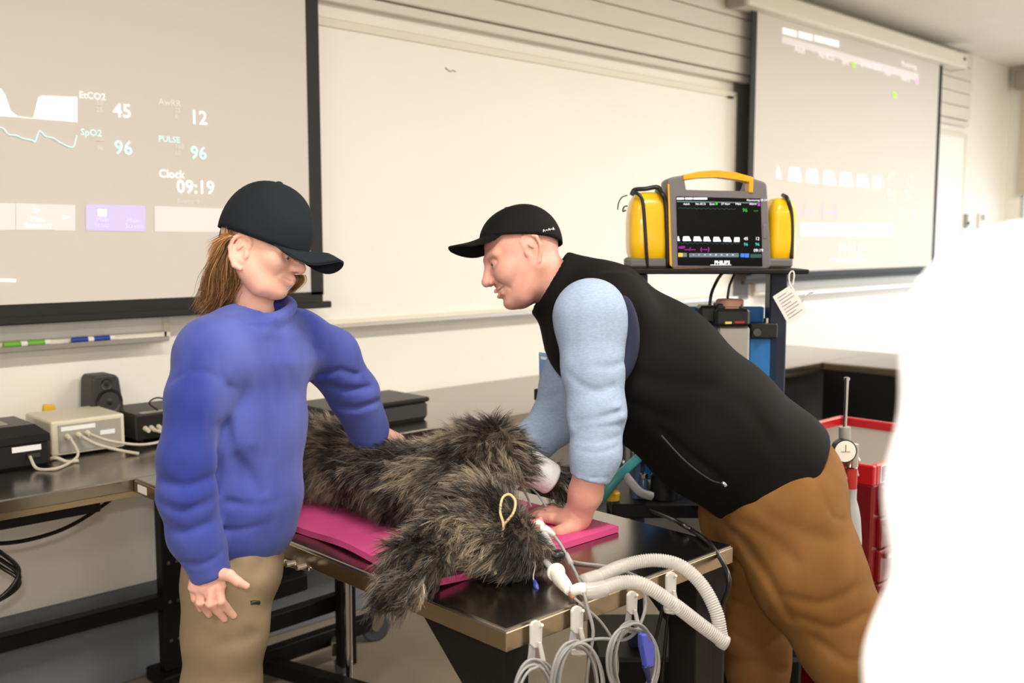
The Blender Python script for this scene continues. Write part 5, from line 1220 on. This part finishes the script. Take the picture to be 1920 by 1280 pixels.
# paper tag hanging on the cart
tg=empty('paper_tag',W(G(1481,570,2.70)),'white printed card hanging by a string from the cart shelf','tag')
cp_=[(1449,556),(1484,533),(1515,586),(1479,610)]
sob(B().prism(fp(cp_,2.70),(0,.0012,0)),'card','card',tg)
for k in range(8):
    t_=.12+.1*k; a=np.array(cp_[0])*(1-t_)+np.array(cp_[3])*t_; b=np.array(cp_[1])*(1-t_)+np.array(cp_[2])*t_; p0=a+(b-a)*.15; p1=a+(b-a)*(.85 if k%3 else .6); w_=np.array([.25,.4])
    vs=[W(G(*(p0-w_),2.698)),W(G(*(p1-w_),2.698)),W(G(*(p1+w_),2.698)),W(G(*(p0+w_),2.698))]; link('printed_line',mesh_from('printed_line',vs,[(0,1,2,3)]),'print_grey',tg)
tube('string',WG((1484,540,2.70),(1480,528,2.70),(1480,514,2.70),(1486,508,2.70),(1489,516,2.70),(1486,536,2.70)),.0022,'tube_spine',tg,6,6)
tube('cable_tie_end',WG((1503,568,2.705),(1508,556,2.71),(1516,550,2.72),(1525,548,2.72)),.0018,'silver',tg,6,5)
# blue supply box at the cart side arm
bb=empty('blue_supply_box',W(G(1030,690,2.75)),'pale blue box hanging by a cable loop behind the shirt sleeve','box')
sob(B().prism(fp([(1011,663),(1052,670),(1052,734),(1012,716)],2.74),(0,.05,0),.003),'case','blue_box',bb)
sob(B().prism(fp([(1014,668),(1050,674),(1050,679),(1014,673)],2.738),(0,.003,0)),'stripe','label_white',bb)
tube('cable_loop',WG((1035,668,2.755),(1024,655,2.755),(1027,638,2.755),(1038,630,2.755),(1046,640,2.755),(1044,662,2.755)),.005,'cable_black',bb,8,8)
tube('red_lead',WG((1033,661,2.75),(1040,668,2.745),(1048,664,2.75)),.006,'red_knob',bb,8,4)
B().prism([W(g(1010,730,2.74)),W(g(1021,728,2.74)),W(g(1023,748,2.74)),W(g(1010,752,2.74))],(0,.02,0),.003).ob('mains_plug','black_plastic',bb)
for x in (1012,1019): B().cyl(W(G(x,750,2.745)),W(G(x,761,2.745)),.0025,n=8).ob('plug_pin','chrome',bb)
tube('plug_lead',WG((1016,730,2.745),(1018,716,2.748)),.004,'cable_black',bb,8,3)
# ================================================================ TOOL CHEST AND OXYGEN CYLINDER
rc=empty('tool_chest',(2.99,1.5,0),'red metal tool chest with drawers behind the man in brown trousers','tool chest')
x0,x1,y0,y1,zt=2.645,3.34,1.268,1.74,.925
B().box(x0,x1,y0,y1,.13,zt-.055,.006).ob('cabinet','red_enamel',rc)
for nm,q in (('rim',(x0,x0+.02,y0,y1)),('rim',(x1-.02,x1,y0,y1)),('rim',(x0+.02,x1-.02,y1-.02,y1)),('rim',(x0+.02,x1-.02,y0,y0+.02))): B().box(*q,zt-.06,zt,.004).ob(nm,'red_bright',rc)
B().box(x0+.02,x1-.02,y0+.02,y1-.02,zt-.05,zt-.03).ob('top_liner','grey_liner',rc)
B().box(x0+.045,x0+.175,y0-.004,y0-.001,zt-.052,zt-.008).ob('badge','black_plastic',rc); B().box(x0+.042,x0+.178,y0-.0025,y0-.0005,zt-.055,zt-.005).ob('badge_border','label_white',rc)
B().prism([(x0+.065,y0-.0055,zt-.03),(x0+.085,y0-.0055,zt-.018),(x0+.085,y0-.0055,zt-.026),(x0+.15,y0-.0055,zt-.026),(x0+.15,y0-.0055,zt-.034),(x0+.085,y0-.0055,zt-.034),(x0+.085,y0-.0055,zt-.042)],(0,.001,0)).ob('badge_emblem','label_white',rc)
for k,(za,zb_) in enumerate(((.775,.862),(.68,.77),(.58,.675),(.48,.575),(.33,.475),(.16,.325))):
    d=B().box(x0+.03,x1-.03,y0-.014,y0+.002,za,zb_,.004).ob('drawer','red_enamel',rc); B().box(x0+.05,x1-.05,y0-.03,y0-.012,zb_-.026,zb_-.01,.003).ob('drawer_handle','chrome',d)
for x in (x0+.06,x1-.06):
    for y in (y0+.06,y1-.06):
        B().cyl((x-.018,y,.05),(x+.018,y,.05),.05,n=20).ob('caster_wheel','wheel_grey',rc,True); B().box(x-.03,x+.03,y-.03,y+.03,.09,.132).ob('caster_bracket','black_steel',rc)
oc=empty('oxygen_cylinder',W(GZ(1583,0,2.60)),'oxygen cylinder with chrome regulator and round gauge behind the brown trousers','cylinder')
p=W(GZ(1574,0,2.60)); px_,py_=p[0],p[1]
B().lathe((px_,py_,0),(0,0,1),[(.03,0),(.033,.01),(.033,.76),(.028,.82),(.022,.85),(.016,.87),(.016,.90)],28).ob('cylinder_body','cyl_grey',oc,True)
B().cyl((px_,py_,.90),(px_,py_,.955),.016,n=18).ob('red_collar','red_knob',oc,True)
zt2=G(1584,832,2.6)[2]; B().cyl((px_,py_,.96),(px_,py_,zt2),.017,n=18).ob('yoke','chrome',oc,True)
B().cyl(W(G(1584,832,2.6)),W(G(1584,800,2.6)),.0155,n=16).ob('knurled_nut','silver',oc,True); B().cyl(W(G(1584,800,2.6)),W(G(1588,712,2.6)),.0055,n=12).ob('rod','chrome',oc,True); B().lathe(W(G(1588,712,2.6)),(0,0,1),[(.008,0),(.008,.006),(.003,.008)],12).ob('rod_tip','chrome',oc,True)
gc=W(G(1585,846,2.565)); n_=-np.array(FH); B().lathe(gc+np.array(FH)*.028,tuple(n_),[(.030,0),(.031,.02),(.031,.028),(.028,.028)],28).ob('gauge_case','black_plastic',oc,True)
B().lathe(gc,tuple(n_),[(.028,0),(.0275,.0015)],28).ob('gauge_face','dial_white',oc,True)
B().bar(gc+n_*.003,gc+n_*.003+np.array([0,0,.018]),.0015,.001).ob('gauge_needle','black_plastic',oc); B().bar(gc+n_*.003-np.array(RH)*.012,gc+n_*.003+np.array(RH)*.012,.0015,.001).ob('gauge_mark','print_grey',oc)
tube('outlet',WG((1592,870,2.6),(1600,876,2.6),(1606,892,2.6)),[.012,.010,.007],'chrome',oc,12,4); tube('outlet',WG((1590,858,2.6),(1604,858,2.6),(1610,866,2.6)),[.008,.008,.006],'chrome',oc,12,4)
B().cyl(W(G(1577,895,2.56)),W(G(1579,893,2.52)),.013,n=14).ob('red_knob','red_knob',oc,True); B().cyl(W(G(1577,895,2.6)),W(G(1577,895,2.545)),.016,n=14).ob('valve_body','chrome',oc,True)
# small fittings below the table
lt=empty('latch_bracket',(1.15,2.0,.84),'chrome latch bracket under the table edge beside the youth','bracket')
B().bar(P(522,1052,X=1.10),P(585,1066,X=1.13),.02,.008,.002).ob('latch_plate','chrome',lt)
for x,y in ((527,1052),(545,1056),(565,1062)): B().cyl(P(x,y,X=1.10)-np.array([.012,0,0]),P(x,y,X=1.10)+np.array([.01,0,0]),.006,n=10).ob('latch_bolt','chrome',lt,True)
ks_=empty('equipment_case',(1.75,3.2,ZT),'low dark case on the counter behind the dog rump','case')
B().box(1.86,2.30,2.82,3.06,ZT,ZT+.07,.015).ob('case_body','dark_plastic',ks_); B().box(1.86,2.30,2.815,3.065,ZT+.068,ZT+.085,.006).ob('case_lid','black_plastic',ks_)
pg=empty('paper_sheet',(4.9,2.9,ZT),'yellow and white leaflet on the far counter beside the cart','paper')
B().box(4.2,4.36,2.74,2.9,ZT+.001,ZT+.004).ob('sheet','card',pg); B().box(4.24,4.33,2.73,2.80,ZT+.004,ZT+.012,.002).ob('booklet','yellow_tag',pg)
